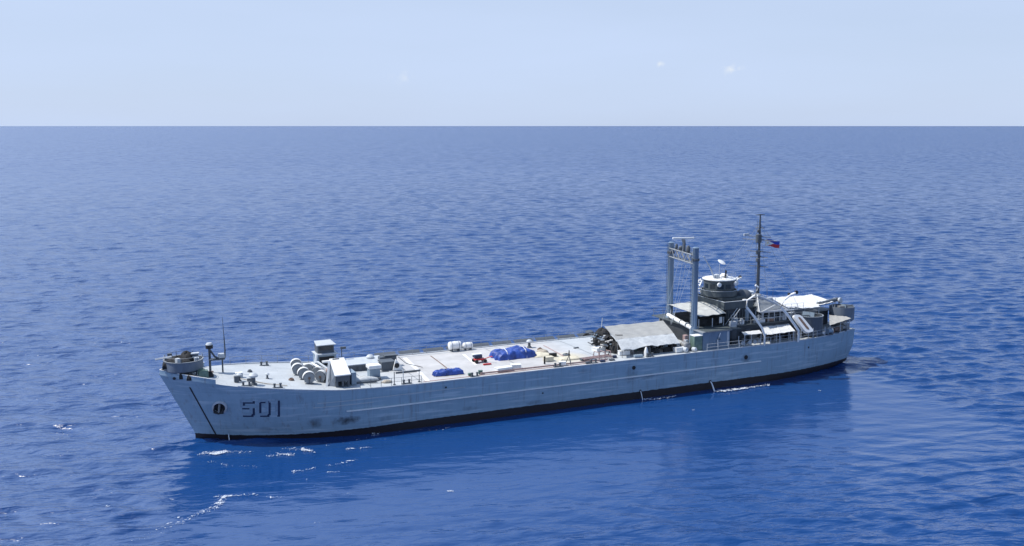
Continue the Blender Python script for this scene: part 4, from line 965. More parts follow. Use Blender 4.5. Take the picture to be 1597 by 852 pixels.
# hoses / ducts lying beside the reels
for i, (pts, r, mt, lb) in enumerate((([(18.0, -2.6, 6.6), (19.0, -1.2, 7.0), (19.6, .6, 6.8), (19.7, 1.8, 6.2)], .16, 'white', 'white hose arched over the small cable reels'),
                       ([(18.8, -3.0, 6.5), (19.8, -1.6, 7.0), (20.4, .2, 6.6), (20.6, 1.4, 6.0)], .16, 'light_grey', 'pale hose arched next to the winch cabin'),
                       ([(18.4, -2.8, 6.3), (19.3, -1.5, 6.7), (20.0, .4, 6.4)], .14, 'black', 'black hose between the two pale arched hoses'))):
    tag(MB().tube(pts, r, 8).build('hose', mt, smooth=True), lb, 'hose')
cp = thing('capstan', 'dark capstan winch with rusty drum in the middle of the reel area', 'winch', 20.2, 2.6, ZD(20))
MB().cbox(20.2, 2.4, ZD(20)+.05, 1.6, 1.4, .35).build('bed', 'dark_grey', cp)
MB().drum((20.2, 2.4, ZD(20)+.85), (1, .2, 0), [(.55, -.6), (.34, -.5), (.34, .5), (.55, .6)], 16).build('winch_drum', 'rust', cp, True)
MB().cbox(20.5, 1.5, ZD(20)+.3, .9, .7, .9).build('motor_housing', 'pink', cp, bevel=.08)

# companionway hood at port: sloping white top on dark legs
cw = thing('companionway_hood', 'tall shelter with a bright white sloping roof at the port edge behind the cable reels', 'deck shelter', 20.8, 5.4, ZD(20.8))
MB().slab([(19.85, 6.35, 7.15), (21.75, 6.35, 7.15), (21.95, 2.7, 8.35), (20.15, 2.7, 8.35)], .14).build('sloping_roof', 'white', cw, bevel=.03)
p_ = MB().slab([(20.45, 3.05, 8.27), (21.25, 3.05, 8.27), (21.3, 2.85, 8.34), (20.5, 2.85, 8.34)], .05).build('roof_slot', 'black', cw)
MB().hexa([W(19.95, 6.2, 6.35), W(21.65, 6.2, 6.35), W(21.85, 2.9, 5.7), W(20.2, 2.9, 5.7), W(19.95, 6.2, 7.0), W(21.65, 6.2, 7.0), W(21.85, 2.9, 8.15), W(20.2, 2.9, 8.15)]).build('body', 'dark_grey', cw)
for s in (20.15, 20.85, 21.5): MB().box(s-.13, s+.13, 5.75, 6.1, ZD(20.8), 6.36).build('leg', 'dark_grey', cw)
MB().slab([(18.9, 5.6, 5.75), (19.15, 5.6, 5.75), (20.1, 3.4, 8.2), (19.85, 3.4, 8.2)], .15).build('brace', 'light_grey', cw)
MB().hexa([W(19.2, 5.3, 5.7), W(20.0, 5.7, 5.7), W(20.2, 3.4, 5.7), W(19.6, 3.4, 5.7), W(19.75, 5.2, 6.3), W(20.0, 5.6, 7.0), W(20.2, 3.4, 8.0), W(20.1, 3.4, 7.9)]).build('side_plate', 'tub_grey', cw)
MB().box(22.0, 22.6, 3.6, 5.6, 5.6, 7.1).build('side_locker', 'haze_grey', cw, bevel=.06)
# winch control cabin on the starboard side
wc = thing('winch_cabin', 'two level grey control cabin with white roof on the starboard side of the fore deck', 'cabin', 21.5, -5.0, ZD(21.5))
MB().box(20.4, 22.9, -6.6, -4.6, ZD(21.5), 7.2).build('lower_cabin', 'haze_grey', wc, bevel=.04)
MB().box(20.25, 23.05, -6.7, -4.3, 7.2, 7.3).build('lower_roof', 'light_grey', wc)
MB().box(20.7, 22.6, -4.597, -4.55, 5.8, 6.9).build('dark_opening', 'black', wc)
MB().box(20.6, 22.7, -6.5, -4.9, 7.3, 8.35).build('upper_cabin', 'dark_grey', wc)
MB().box(20.8, 22.5, -4.897, -4.87, 7.65, 8.2).build('window', 'glass', wc)
MB().slab([(20.4, -4.6, 8.4), (22.9, -4.6, 8.4), (22.7, -6.7, 8.6), (20.6, -6.7, 8.6)], .1).build('upper_roof', 'light_grey', wc)
MB().tube([(20.0, -4.0, 5.9), (20.3, -4.2, 7.4)], .16, 6).build('ladder', 'white', wc)
MB().box(20.9, 22.8, -4.2, -3.5, 6.35, 6.55).build('canopy', 'white', wc)
ant = MB().tube([(23.6, -4.6, ZD(23)), (23.6, -4.6, 8.0)], .06, 6).cbox(23.8, -4.6, 7.7, .7, .3, .25).build('radio_mast', 'dark_grey', smooth=False)
tag(ant, 'thin dark pole with a small box standing just aft of the winch cabin', 'pole')

# cargo hatch with low coaming
ht = thing('cargo_hatch', 'long low cargo hatch with dark coaming and pale cover on the fore deck', 'hatch', 25.8, -2.7, ZD(26))
MB().box(23.4, 28.4, -4.6, -.9, ZD(26), 6.25).build('coaming', 'dark_grey', ht)
MB().box(23.3, 28.5, -4.7, -1.0, 6.252, 6.38).build('hatch_cover', 'light_grey', ht, bevel=.03)
mb = MB()
for s in np.arange(23.8, 28.4, .75): mb.box(s, s+.08, -.9, -.8, 5.5, 6.2)
mb.build('stiffener', 'dark_grey', ht)
bx = thing('ventilation_box', 'boxy grey ventilator with a white lid in front of the cargo hatch', 'ventilator', 25.6, 2.9, ZD(25.6))
MB().cbox(25.5, 2.9, ZD(25.6)+.05, 1.3, 1.2, 1.25).build('body', 'haze_grey', bx, bevel=.04)
MB().cbox(25.5, 2.9, ZD(25.6)+1.302, 1.55, 1.45, .42).build('lid', 'white', bx, bevel=.06)
MB().cbox(25.5, 4.0, ZD(25.6)+.05, 1.0, .6, .3).build('step', 'dark_grey', bx)
# winch aft of it
wn = thing('cargo_winch', 'dark cargo winch with white triangular side plate aft of the hatch', 'winch', 28.6, .2, ZD(28.6))
MB().cbox(28.3, -.8, ZD(28.6)+.05, 1.8, 1.8, 1.15).build('housing', 'dark_grey', wn, bevel=.05)
MB().cbox(28.9, -2.4, ZD(28.6)+.05, 2.2, .9, 1.3).cbox(29.3, -2.4, ZD(28.6)+1.37, 1.7, .9, .12).build('control_stand', 'dark_grey', wn, bevel=.03)
mb = MB(); mb.add([W(28.7, .3, 5.5), W(30.2, .3, 5.5), W(29.1, .3, 6.9), W(28.7, .5, 5.5), W(30.2, .5, 5.5), W(29.1, .5, 6.9)], [(0, 1, 2), (5, 4, 3), (0, 3, 4, 1), (1, 4, 5, 2), (2, 5, 3, 0)]); mb.build('side_plate', 'white', wn)
MB().drum((29.2, .55, 6.1), (0, 1, 0), [(.32, -.03), (.32, .03)], 14).build('wheel', 'black', wn, True)
MB().tube([(29.5, .2, 7.1), (30.5, .4, 6.2), (32.5, .8, 5.6)], .04, 5).build('cable', 'black', wn)
MB().cbox(27.3, .6, ZD(28)+.05, 1.6, .12, .12).cbox(30.2, 1.9, ZD(28)+.05, 3.2, .15, .2).build('base_rail', 'dark_grey', wn)
tb = thing('covered_dinghy', 'low pale covered dinghy lying on deck between the companionway and the boxy ventilator', 'dinghy', 24, 3.8, ZD(24))
lump(23.9, 4.0, ZD(24)+.05, 3.6, 1.5, .6, 44, 20, 8, 1).build('canvas_cover', 'skirt', tb, True)
MB().cbox(23.6, 5.0, ZD(24)+.05, 3.2, .25, .2).build('chock', 'dark_grey', tb); MB().cbox(23.8, 3.0, ZD(24)+.05, 3.2, .25, .2).build('chock', 'dark_grey', tb)
lump(26.3, 5.6, ZD(26), 1.3, .7, .35, 45).build('rope_pile', 'rope', None, True)
tag(bpy.data.objects['rope_pile'], 'heap of rope on deck in front of the boxy ventilator', 'rope')
for i, (s, t, h, lb) in enumerate(((26.8, 6.9, 1.5, 'thin dark stanchion at the port edge forward of the white deck line'), (28.2, 6.0, 1.4, 'pale thin stanchion just inboard of the port edge'), (30.0, 6.6, 1.2, 'short thin post at the port edge by the white deck line'))):
    tag(MB().lathe(s, t, [(.16, ZD(s)), (.16, ZD(s)+.12), (.05, ZD(s)+.15), (.05, ZD(s)+h), (.09, ZD(s)+h+.03), (0, ZD(s)+h+.1)], 8).build('deck_stanchion', ('dark_grey', 'light_grey', 'dark_grey')[i], smooth=True), lb, 'post')

# ---- blue tarpaulins over cargo: draped, folded sheets
def tarp(name, s, t, ls, lt, h, seed, label, rot=0, bumps=3):
    rg = np.random.default_rng(seed); ph = rg.uniform(0, 6, 8); n, m_ = 60, 30; z0 = ZD(s)+.07
    P_ = []
    for i in range(m_+1):
        v = i/m_*2-1; row = []
        for j in range(n+1):
            u = j/n*2-1
            e = min(1, (1-abs(u)**6))*min(1, (1-abs(v)**6)); e = max(0, e)**.38
            hh = h*e*(.84+.07*math.sin(bumps*2.1*u+ph[0])+.06*math.sin(5*u+3*v+ph[1]))
            hh += e*h*.06*math.sin(13*u+ph[2]+3*v)*math.cos(7*v+ph[3])+e*h*.03*math.sin(27*u-9*v+ph[4])
            rr_ = 1+.05*math.sin(9*math.atan2(v, u)+ph[5])+.03*math.sin(17*math.atan2(v, u))
            x, y = u*ls/2*rr_, v*lt/2*rr_
            row.append((s+x*math.cos(rot)-y*math.sin(rot), t+x*math.sin(rot)+y*math.cos(rot), z0+max(0, hh)))
        P_.append(row)
    o = thing(name, label, 'tarpaulin', s, t, z0)
    MB().grid(P_).build('blue_sheet', 'blue_tarp', o, True)
    return o
t2 = tarp('tarpaulin_covered_cargo', 45.6, -.5, 5.6, 3.2, 1.25, 3, 'large crumpled blue tarpaulin over cargo in the middle of the deck', bumps=2)
mb = MB()
for s in (44.2, 46.9): mb.tube([(s, 1.15, 5.45), (s, .75, 6.45), (s, -.2, 6.72), (s, -1.6, 6.5), (s+.1, -2.1, 5.4)], .05, 5)
mb.build('lashing', 'white', t2)
t1 = tarp('tarpaulin_covered_cargo', 34.4, 4.7, 3.7, 1.25, .72, 8, 'small crumpled blue tarpaulin bundle near the port edge between the deck lines', rot=.05)
MB().tube([(34, 5.35, 5.45), (34, 5.0, 6.2), (34, 4.2, 5.5)], .04, 5).build('lashing', 'navy', t1)

# red, white and blue hand cart
ct = thing('hand_cart', 'small red hand cart with white and dark blue load by the middle deck line', 'cart', 40.2, .6, ZD(40))
MB().cbox(40.3, .7, ZD(40)+.40, 1.4, .8, .2).build('tray', 'red', ct, bevel=.05)
MB().cbox(40.1, .5, ZD(40)+.702, 1.1, .8, .38).build('load', 'navy', ct, bevel=.08)
MB().cbox(40.1, .4, ZD(40)+1.084, 1.3, .6, .10).build('load_sheet', 'white', ct, bevel=.03)
for sx in (-1, 1):
    for sy in (-1, 1): MB().drum((40.3+sx*.6, .7+sy*.5, ZD(40)+.33), (0, 1, 0), [(.24, -.07), (.24, .07)], 12).build('wheel', 'rubber', ct, True)
MB().tube([(41.1, .7, ZD(40)+.5), (41.7, 1.4, ZD(40)+.9), (41.7, 1.7, ZD(40)+.85)], .06, 5).build('handle', 'red', ct)
tag(MB().cbox(40.7, 2.3, ZD(40)+.07, 1.1, .3, .18).build('wheel_chock', 'red', bevel=.05), 'long red chock on deck in front of the hand cart', 'chock')

# life raft canisters at the starboard edge
def make_raft():
    v = thing('life_raft_canister', 'life raft', 'life raft', 0, 0, 0, 'life raft canisters')
    WORLD[v.name] = W(0, 0, 0); v.location = W(0, 0, 0)
    MB().drum((0, 0, .72), (1, 0, 0), [(.25, -.82), (.45, -.74), (.5, -.6), (.5, -.06), (.53, -.05), (.53, .05), (.5, .06), (.5, .6), (.45, .74), (.25, .82)], 20).build('canister', 'white', v, True)
    for sg in (-1, 1):
        MB().cbox(sg*.45, 0, 0, .12, .9, .3).build('cradle', 'dark_grey', v)
        MB().drum((sg*.45, 0, .72), (1, 0, 0), [(.515, -.04), (.515, .04)], 20).build('strap', 'mid_grey', v)
    return v
lr = make_raft(); lr.location = W(39.9, -7.0, ZD(40)); lr['label'] = 'larger white life raft canister at the far deck edge'; lr.scale = (1.1,)*3
copy_thing(lr, 41.8, -7.0, ZD(42), 0, 'smaller white life raft canister just aft of the larger one at the far deck edge', .85)

# small crates and gear along the port edge and after deck
CR = [(36.7, 6.4, .6, .4, .3, 'green', 'small dark green crate at the port edge just aft of the small tarpaulin'), (38.1, 6.2, .5, .4, .38, 'green', 'second dark green crate from the small tarpaulin at the port edge'),
      (41.3, 6.0, 2.0, .9, .42, 'white', 'long low white box at the port edge below the hand cart'), (43.2, 5.6, 1.2, .8, .5, 'white', 'shorter white box aft of the long white box at the port edge'),
      (48.8, 3.6, 1.2, .8, .5, 'sand', 'sand coloured crate beside the after end of the large tarpaulin'), (50.5, 1.6, .9, .6, .35, 'rubber', 'black box at the after end of the large blue tarpaulin'),
      (49.4, 6.4, .8, .6, .4, 'white', 'white box by the port edge next to the tripod'), (52.8, 6.9, .6, .3, .22, 'dark_grey', 'small dark box at the port edge aft of the tripod'),
      (54.2, 5.9, .6, .3, .2, 'haze_grey', 'small grey box inboard of the port edge aft of the tripod'), (55.0, 6.9, .7, .3, .2, 'navy', 'small navy box at the port edge in front of the faded red rack'),
      (56.5, 6.7, .8, .3, .16, 'dark_grey', 'flat dark box at the port edge forward of the awning'), (57.6, 5.6, .5, .4, .3, 'navy', 'tiny navy box between the red rack and the awning'),
      (47.6, 4.9, .2, .2, .9, 'rubber', 'black upright canister in front of the large blue tarpaulin'), (57.7, 1.2, 1.6, 1.2, .45, 'white', 'white crate on deck at the mouth of the grey awning'),
      (59.6, 4.6, 1.5, .8, .5, 'white', 'white crate under the front corner of the grey awning'), (60.6, 6.6, 1.2, .6, .3, 'haze_grey', 'low grey box in front of the awning skirt'),
      (67.3, 6.2, 1.4, .7, .55, 'white', 'white box at the after end of the awning skirt'), (55.6, -1.4, .8, .3, .15, 'dark_grey', 'flat dark bar lying on the after deck')]
for i, (s, t, ls, lt, h, mt, lb) in enumerate(CR):
    boxy('deck_crate', mt, s, t, ls, lt, h, lb, 'crate', rot=R(random.uniform(-14, 14)), lid=mt if h > .3 else None, group='boxes and crates on the open deck')
tp = thing('tripod', 'dark tripod stand near the port edge aft of the large tarpaulin', 'tripod', 50.4, 6.3, ZD(50))
for a in (90, 210, 330): MB().tube([(50.4, 6.3, 6.5), (50.4+.5*math.cos(R(a)), 6.3+.5*math.sin(R(a)), 5.4)], .05, 5).build('leg', 'dark_grey', tp)
MB().lathe(50.4, 6.3, [(.08, 6.4), (.1, 6.6), (.06, 7.2), (0, 7.25)], 8).build('column', 'black', tp)
rk = thing('pipe_rack', 'faded red pipe rack lying near the port edge forward of the grey awning', 'pipe rack', 55, 5.2, ZD(55))
mb = MB()
for dt in (0, .5, 1.0): mb.tube([(52.8, 4.9+dt, 5.6+.1*dt), (57.4, 4.5+dt, 5.6)], .09, 6)
for s in (55.0, 55.9, 56.8): mb.tube([(s, 4.4, 5.4), (s, 4.7, 6.3), (s+.2, 5.5, 6.3), (s+.2, 5.7, 5.4)], .06, 5)
mb.build('pipes', 'pink', rk)
MB().cbox(53.3, 5.2, 5.42, 1.2, .6, .22).build('drip_tray', 'dark_grey', rk)
MB().tube([(57.1, 4.8, 5.4), (57.3, 4.7, 6.2), (57.2, 5.0, 6.5)], .07, 5).build('crank', 'black', rk)
# sand coloured canvas sheet half spread on deck
tag(lump(49.3, .2, ZD(49)+.06, 2.8, 2.6, .28, 71, 20, 6).build('canvas_sheet', 'sand', smooth=True), 'sand coloured canvas sheet spread on deck behind the large tarpaulin', 'canvas')

tag(lump(51.9, 3.6, ZD(52)+.06, 2.6, 1.8, .3, 72, 20, 6).build('canvas_sheet', 'sand', smooth=True), 'cream canvas heap between the tripod and the faded red pipe rack', 'canvas')
tag(lump(50.2, -.8, ZD(50)+.06, 1.5, 1.4, .5, 73, 18, 6).build('canvas_bundle', 'rope', smooth=True), 'tan canvas bundle right at the after end of the large blue tarpaulin', 'canvas')
# ---- clutter at the mouth of the awning: netting heap, engine, drums, pipe stack
nt_ = thing('netting_heap', 'tall dark heap of camouflage netting at the forward mouth of the grey awning', 'netting', 58.8, .2, ZD(59))
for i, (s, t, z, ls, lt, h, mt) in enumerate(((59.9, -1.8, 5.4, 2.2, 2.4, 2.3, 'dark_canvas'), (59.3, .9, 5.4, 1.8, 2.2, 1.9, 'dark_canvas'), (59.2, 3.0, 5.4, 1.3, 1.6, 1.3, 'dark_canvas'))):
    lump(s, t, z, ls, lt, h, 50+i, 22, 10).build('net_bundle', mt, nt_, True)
mb = MB(); rg = random.Random(3)
for i in range(44):
    s, t, z = rg.uniform(57.4, 60.2), rg.uniform(-2.8, 3.8), rg.uniform(5.8, 7.6)
    MB().tube([(s, t, z), (s+rg.uniform(-.9, .9), t+rg.uniform(-.9, .9), z+rg.uniform(-.5, .4))], rg.uniform(.05, .12), 5).build('loose_bar', ('dark_canvas', 'black', 'steel')[i % 3], nt_)
mb = MB()
for i in range(20):
    s, t, z = rg.uniform(57.3, 59.6), rg.uniform(-2.2, 3.0), rg.uniform(6.0, 7.2); MB().cbox(s, t, z, rg.uniform(.3, .8), rg.uniform(.2, .5), .12, rg.uniform(0, 3), rg.uniform(-.5, .5)).build('loose_board', ('light_grey', 'dark_canvas', 'haze_grey')[i % 3], nt_)
MB().slab([(56.2, .6, 7.85), (57.4, .2, 7.9), (57.3, -.6, 8.0), (56.4, -.4, 7.95)], .08).tube([(58.3, -.2, 7.4), (56.8, .1, 7.9)], .07, 5).build('projecting_board', 'dark_grey', nt_)
MB().tube([(59.8, -1.8, 7.9), (60.0, -1.9, 9.2)], .05, 5).build('pole', 'light_grey', nt_)
rg = random.Random(9)
names = [(61.0, 4.4, 'steel', 'oil drum'), (62.2, 3.2, 'green', 'oil drum'), (63.4, 4.6, 'dark_grey', 'oil drum'), (64.8, 3.8, 'steel', 'oil drum'), (66.2, 4.6, 'haze_grey', 'oil drum')]
words = ['first drum from the bow end', 'green drum second from the bow end', 'dark drum in the middle', 'worn steel drum fourth from the bow end', 'grey drum nearest the tall posts']
for (s, t, mt, c_), wd in zip(names, words):
    o = thing('oil_drum', wd+' standing in the shade under the grey awning', 'drum', s, t, ZD(s)+.05, 'drums under the grey awning')
    MB().lathe(s, t, [(.3, 5.4), (.32, 5.42), (.3, 5.7), (.32, 5.72), (.3, 6.0), (.32, 6.25), (.28, 6.27)], 14).build('shell', mt, o, True)
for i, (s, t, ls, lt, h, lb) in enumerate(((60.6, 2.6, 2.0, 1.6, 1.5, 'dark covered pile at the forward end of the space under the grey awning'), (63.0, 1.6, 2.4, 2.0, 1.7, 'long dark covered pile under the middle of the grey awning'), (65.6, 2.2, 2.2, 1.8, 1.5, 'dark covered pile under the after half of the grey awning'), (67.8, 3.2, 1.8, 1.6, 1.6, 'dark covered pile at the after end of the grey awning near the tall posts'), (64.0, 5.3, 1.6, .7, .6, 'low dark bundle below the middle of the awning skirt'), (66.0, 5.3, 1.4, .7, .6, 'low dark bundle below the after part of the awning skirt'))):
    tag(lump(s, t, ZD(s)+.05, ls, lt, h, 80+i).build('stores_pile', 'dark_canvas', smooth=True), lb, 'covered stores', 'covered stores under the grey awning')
wl_ = thing('white_sack', 'tall white sack leaning at the deck edge below the awning skirt', 'sack', 62.0, 6.6, ZD(62))
lump(61.9, 6.5, ZD(62)+.03, .55, .5, 1.3, 61).build('sack_body', 'white', wl_, True)
MB().lathe(61.9, 6.5, [(.06, 6.6), (.14, 6.75), (0, 6.78)], 8).build('tied_neck', 'rope', wl_, True)
# gear between awning and the posts
bb = thing('deck_generator', 'round grey generator with pale end between the awning and near tall post', 'generator', 68.6, 5.6, ZD(68))
MB().drum((68.6, 5.8, 6.0), (0, 1, 0), [(.3, -.7), (.55, -.6), (.55, .5), (.42, .62)], 16).build('drum_body', 'steel', bb, True)
MB().cbox(68.6, 5.8, 5.38, 1.1, 1.4, .18).build('skid', 'dark_grey', bb)
MB().cbox(69.1, 5.2, 5.5, .4, .6, 1.2).build('control_box', 'light_grey', bb, bevel=.04)
gb = boxy('switch_cabinet', 'green', 70.2, 6.0, 1.3, 1.1, 1.95, 'dark green cabinet with a white top at the foot of the near tall post', 'cabinet', lid='white', z=5.36)
boxy('fire_locker', 'pink', 69.2, 4.9, .55, .6, 1.9, 'narrow faded red locker forward of the green cabinet', 'locker', z=5.36)
for i, (s, t, r, lb) in enumerate(((68.0, 6.7, .34, 'pale round fender on deck under the after corner of the awning skirt'), (69.3, 6.9, .3, 'pale round fender in front of the green cabinet'))):
    tag(MB().drum((s, t, 5.35+r), (.4, 1, 0), [(r*.4, -.4), (r, -.25), (r, .25), (r*.4, .4)], 14).build('fender', 'light_grey', smooth=True), lb, 'fender', 'fenders by the green cabinet')

# upper deck small gear aft (boxes, vents) that sits on the deckhouse tops
rg = random.Random(21)
UD = [(76.6, 5.6, .9, .6, .7, 'light_grey', 'pale locker on the upper deck aft of the canvas cover'), (77.8, 4.45, .7, .6, .9, 'haze_grey', 'grey locker on the upper deck outboard of the bridge house'),
      (78.9, 4.45, .8, .5, .5, 'white', 'low white locker on the upper deck beside the first davit'), (82.2, 4.45, 1.3, .8, .45, 'light_grey', 'flat pale locker on the upper deck behind the first davit'),
      (83.8, 4.45, 1.2, .8, .5, 'rust', 'rusty locker on the upper deck in the middle between the davits'), (86.4, 4.45, .7, .7, .8, 'light_grey', 'pale upright locker on the upper deck forward of the second davit'), (87.6, 4.45, .6, .6, .9, 'steel', 'worn steel locker on the upper deck next to the second davit')]
for s, t, ls, lt, h, mt, lb in UD: boxy('upper_deck_locker', mt, s, t, ls, lt, h, lb, 'locker', z=Z1+.135, lid='light_grey', rot=R(rg.uniform(-8, 8)), group='lockers on the upper deck')

# tilted white boat hull (small raft) on the side
rf = thing('life_float', 'white oblong life float with a dark slot, tilted outboard aft of the second davit', 'life float', 88.4, 6.8, 6.5)
a_, b_, c_, d_ = (86.9, 5.9, 8.85), (88.35, 5.9, 8.75), (89.75, 7.35, 6.45), (88.2, 7.35, 6.35)
def rq(u, v): return tuple((a_[k]*(1-u)+b_[k]*u)*(1-v)+(d_[k]*(1-u)+c_[k]*u)*v for k in range(3))
def rrect(u0, u1, v0, v1, ru, rv, n=5):
    q = []
    for cu, cv, a in ((u1-ru, v0+rv, -90), (u1-ru, v1-rv, 0), (u0+ru, v1-rv, 90), (u0+ru, v0+rv, 180)):
        for i in range(n+1): th_ = R(a+90*i/n); q.append((cu+ru*math.cos(th_), cv+rv*math.sin(th_)))
    return q
def plate(loop, off0, off1):
    nrm = (W(*b_)-W(*a_)).cross(W(*d_)-W(*a_)).normalized(); nrm = nrm if nrm.y < 0 else -nrm
    A0 = [W(*rq(u, v))+nrm*off0 for u, v in loop]; A1 = [W(*rq(u, v))+nrm*off1 for u, v in loop]; n = len(loop)
    return MB().add(A0+A1, [tuple(range(n))[::-1], tuple(range(n, 2*n))]+[(i, (i+1) % n, n+(i+1) % n, n+i) for i in range(n)])
plate(rrect(0, 1, 0, 1, .3, .18), -.45, 0).build('float_body', 'white', rf, True)
plate(rrect(.36, .66, .14, .86, .15, .1), .002, .03).build('slot', 'rust', rf)
MB().tube([(88.0, 6.2, 5.4), (88.0, 6.6, 7.0)], .07, 5).build('rack_leg', 'dark_grey', rf); MB().tube([(89.4, 6.4, 5.4), (89.4, 6.9, 6.6)], .07, 5).build('rack_leg', 'dark_grey', rf)
# rolled canvas and gear at the stern
ro_ = thing('canvas_roll', 'long dark rolled canvas lying along the edge of the bright white awning', 'canvas roll', 98, .6, 8.8)
MB().tube([(95.4, 1.5, 9.02), (97.5, 1.2, 9.12), (100.2, .4, 9.25)], .30, 12).build('roll', 'dark_grey', ro_, True)
mb = MB()
for u in (.15, .5, .85): mb.drum((95.4+4.8*u, 1.5-1.1*u, 9.05+.2*u), (4.8, -1.1, .2), [(.33, -.06), (.33, .06)], 12)
mb.build('lashing', 'light_grey', ro_)
MB().tube([(95.6, 1.45, 7.84), (95.6, 1.45, 8.8)], .06, 5).build('support', 'light_grey', ro_); MB().tube([(99.6, .6, 7.6), (99.6, .6, 9.0)], .06, 5).build('support', 'light_grey', ro_)
sl_ = thing('searchlight', 'round pale searchlight on a bracket at the stern beyond the canvas roll', 'searchlight', 100.3, .6, 8.4)
MB().drum((100.3, .9, 9.15), (.3, 1, .2), [(.2, -.3), (.42, -.15), (.45, .15), (.38, .2)], 14).build('lamp', 'light_grey', sl_, True)
MB().tube([(100.2, .8, 7.6), (100.2, .8, 8.9)], .08, 6).build('bracket', 'dark_grey', sl_)
rl = [(93.4, 6.3, 'haze_grey', 'grey mooring reel at the port quarter forward of the others'), (95.0, 5.8, 'rust', 'rusty mooring reel in the middle of the port quarter'), (97.0, 5.2, 'steel', 'worn steel mooring reel closest to the stern')]
for s, t, mt, lb in rl:
    o = thing('mooring_reel', lb, 'reel', s, t, ZD(s), 'mooring reels under the beige awning')
    MB().drum((s, t, 5.95), (1, -.2, 0), [(.45, -.5), (.28, -.42), (.28, .42), (.45, .5)], 16).build('drum', mt, o, True)
    MB().cbox(s, t, 5.4, 1.1, .6, .2).build('base', 'dark_grey', o)
bx_ = boxy('stern_locker', 'steel', 98.2, 4.3, 1.1, .8, .9, 'steel locker with a pale lid under the stern corner of the beige awning', 'locker', lid='light_grey', z=5.45)
for s, lb in ((92.3, 'tiny white bollard lamp on the deck edge below the port gun tub'), (94.9, 'tiny white bollard lamp on the deck edge under the beige awning')):
    o = thing('deck_lamp', lb, 'lamp', s, HB(s, ZD(s))-.25, ZD(s)); t = HB(s, ZD(s))-.25
    MB().lathe(s, t, [(.12, ZD(s)), (.08, ZD(s)+.3)], 8).build('stem', 'dark_grey', o); MB().lathe(s, t, [(.1, ZD(s)+.3), (.2, ZD(s)+.4), (.18, ZD(s)+.6), (0, ZD(s)+.68)], 10).build('globe', 'white', o, True)

# ------------------------------------------------------------ water jets from the hull, foam
foam_m = bpy.data.materials.new('foam'); foam_m.use_nodes = True
fb = foam_m.node_tree.nodes['Principled BSDF']; fb.inputs['Base Color'].default_value = (.82, .86, .90, 1); fb.inputs['Roughness'].default_value = .9
ft = foam_m.node_tree; ftc = N(ft, 'ShaderNodeTexCoord'); fn = N(ft, 'ShaderNodeTexNoise'); fn.inputs['Scale'].default_value = 9; fn.inputs['Detail'].default_value = 3; Lk(ft, ftc.outputs['Object'], fn.inputs[0])
fr = N(ft, 'ShaderNodeMapRange'); fr.inputs[1].default_value = .38; fr.inputs[2].default_value = .62; fr.inputs[3].default_value = .05; fr.inputs[4].default_value = .85; Lk(ft, fn.outputs[0], fr.inputs[0]); Lk(ft, fr.outputs[0], fb.inputs['Alpha'])
M['foam'] = foam_m
M['falling_water'] = paint('falling_water', (.80, .84, .88), .5, .05)
jets = [(60.39, 1.05, .04, .7, 'thin stream of cooling water falling from the hull below the grey awning'), (71.56, 1.1, .07, 1.1, 'thicker stream of cooling water falling from the hull below the tall posts'), (8.3, .55, .035, .5, 'hair thin stream of water falling from the bow below the anchor')]
for s, z, r, out, lb in jets:
    t = HB(s, z)
    tag(MB().tube([(s+.1*k*k-.15*k, t+out*k, z-(z+.05)*k*k) for k in np.linspace(0, 1, 7)], r, 7, r*1.5).build('water_stream', 'falling_water', smooth=True), lb, 'water stream')
def foam(path, width, n, size, seed, zoff=.16):
    rg = np.random.default_rng(seed); mb = MB(); path = np.array(path, float)
    seg = np.r_[0, np.cumsum(np.hypot(*(path[1:]-path[:-1]).T))]
    for i in range(int(n*1.3)):
        d = rg.uniform(0, seg[-1]); s = np.interp(d, seg, path[:, 0]); t = np.interp(d, seg, path[:, 1])
        u = d/seg[-1]; wd = width*(1-.4*u)*2.0
        s += rg.normal(0, wd*.5); t += rg.normal(0, wd*.5)
        a = size*(1-.5*u)*rg.lognormal(0, .75)*.19; b = a*rg.uniform(.25, .6); k = 9; ph = rg.uniform(0, 6); rot = rg.normal(0.45, .5)
        z = zoff+rg.uniform(-.04, .05)
        pts = []
        for j in range(k):
            q = 2*math.pi*j/k; rr_ = 1+.35*math.sin(2*q+ph)+rg.uniform(-.25, .25)
            x, y = a*rr_*math.cos(q), b*rr_*math.sin(q)
            pts.append(W(s+x*math.cos(rot)-y*math.sin(rot), t-(x*math.sin(rot)+y*math.cos(rot)), z))
        c = W(s, t, z+.05); mb.add(pts+[c], [(j, (j+1) % k, k) for j in range(k)])
    return mb
FO = [([(60.4, 8.6), (61.4, 9.0), (65, 9.0)], .16, 110, .34, 1), ([(71.6, 9.0), (73.0, 9.6), (80, 9.5)], .22, 240, .45, 2)]
mbf = MB()
for a in FO:
    m_ = foam(*a); mbf.add(m_.v, m_.f)
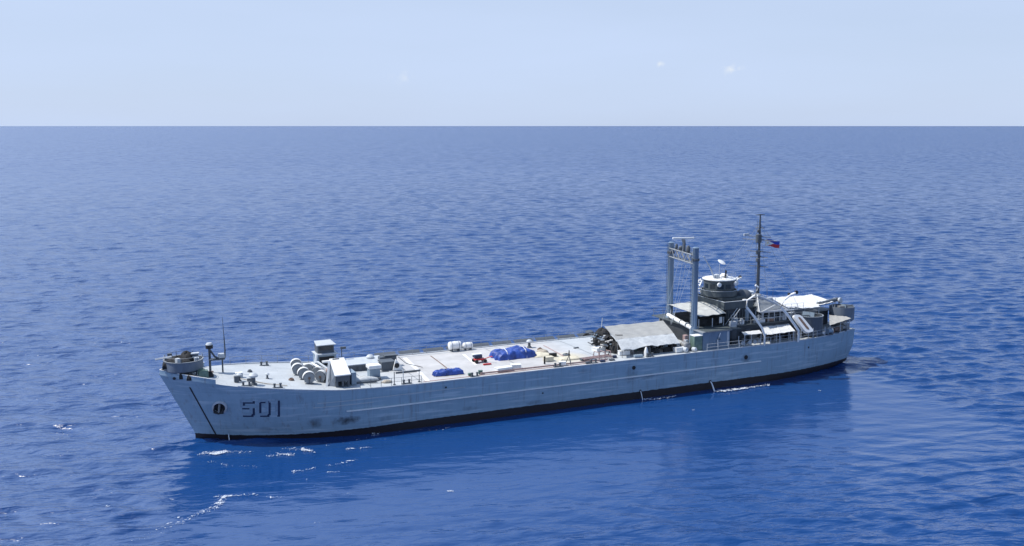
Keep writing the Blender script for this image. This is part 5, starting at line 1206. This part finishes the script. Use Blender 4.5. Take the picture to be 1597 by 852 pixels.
FO2 = []   # filled below from measured water points
FOAM_PTS = []
for path, wd, n, sz, sd_ in (([(4.6, 6.5), (6.7, 7.4), (7.7, 7.4), (9.7, 8.3)], .25, 130, .34, 3), ([(4.6, 9.5), (5.9, 10.7), (6.7, 11.8), (9.7, 13.6)], .15, 40, .28, 4),
        ([(13.7, 11.1), (12.7, 10.6), (11.0, 10.6)], .2, 60, .42, 5), ([(15.8, 11.1), (15.0, 9.8), (13.4, 8.8)], .22, 60, .42, 6), ([(12.4, 16.6), (13.8, 16.7), (15.0, 16.4)], .12, 60, .35, 7),
        ([(16.1, 16.3), (17.6, 16.3), (19.8, 15.7)], .15, 30, .28, 8), ([(15.8, 18.3), (16.9, 18.8)], .12, 10, .3, 9), ([(4.1, 20.5), (5.6, 21.0), (7.9, 21.5)], .15, 60, .35, 10), ([(8.6, 22.7), (10.3, 23.5)], .15, 16, .3, 11),
        ([(4.6, 21.4), (4.0, 22.9), (3.1, 23.8), (2.2, 24.0), (1.2, 24.8)], .28, 90, .42, 12), ([(1.2, 24.8), (-.3, 25.6), (-1.5, 26.6), (-4, 28)], .4, 35, .3, 13),
        ([(19.5, 11.8), (22.3, 12.4)], .15, 22, .3, 14), ([(23.4, 7.9), (24.6, 7.8)], .3, 22, .3, 15), ([(10, 9.2), (20, 9.6), (34, 9.4)], .8, 45, .2, 16)):
    m_ = foam(path, wd, n, sz, sd_, .10); mbf.add(m_.v, m_.f)
for (s_, t_) in ((13.0, 19.5), (13.2, 21.6), (25.2, 28.6), (15.9, 25.1), (32.4, 9.1), (84.2, 14.6), (63.4, 15.2), (11.3, 30.9), (1.3, 4.7), (.1, 19.4), (-5.6, 18.6)):
    m_ = foam([(s_, t_), (s_+.4, t_)], .12, 5, .28, int(100+s_*3+t_), .08); mbf.add(m_.v, m_.f)
tag(mbf.build('foam', 'foam'), 'white foam where streams of water hit the sea and bow wavelets break', 'foam', kind='stuff')
for o in (v for v in bpy.data.objects if v.type == 'MESH' and v.parent is None):
    pass
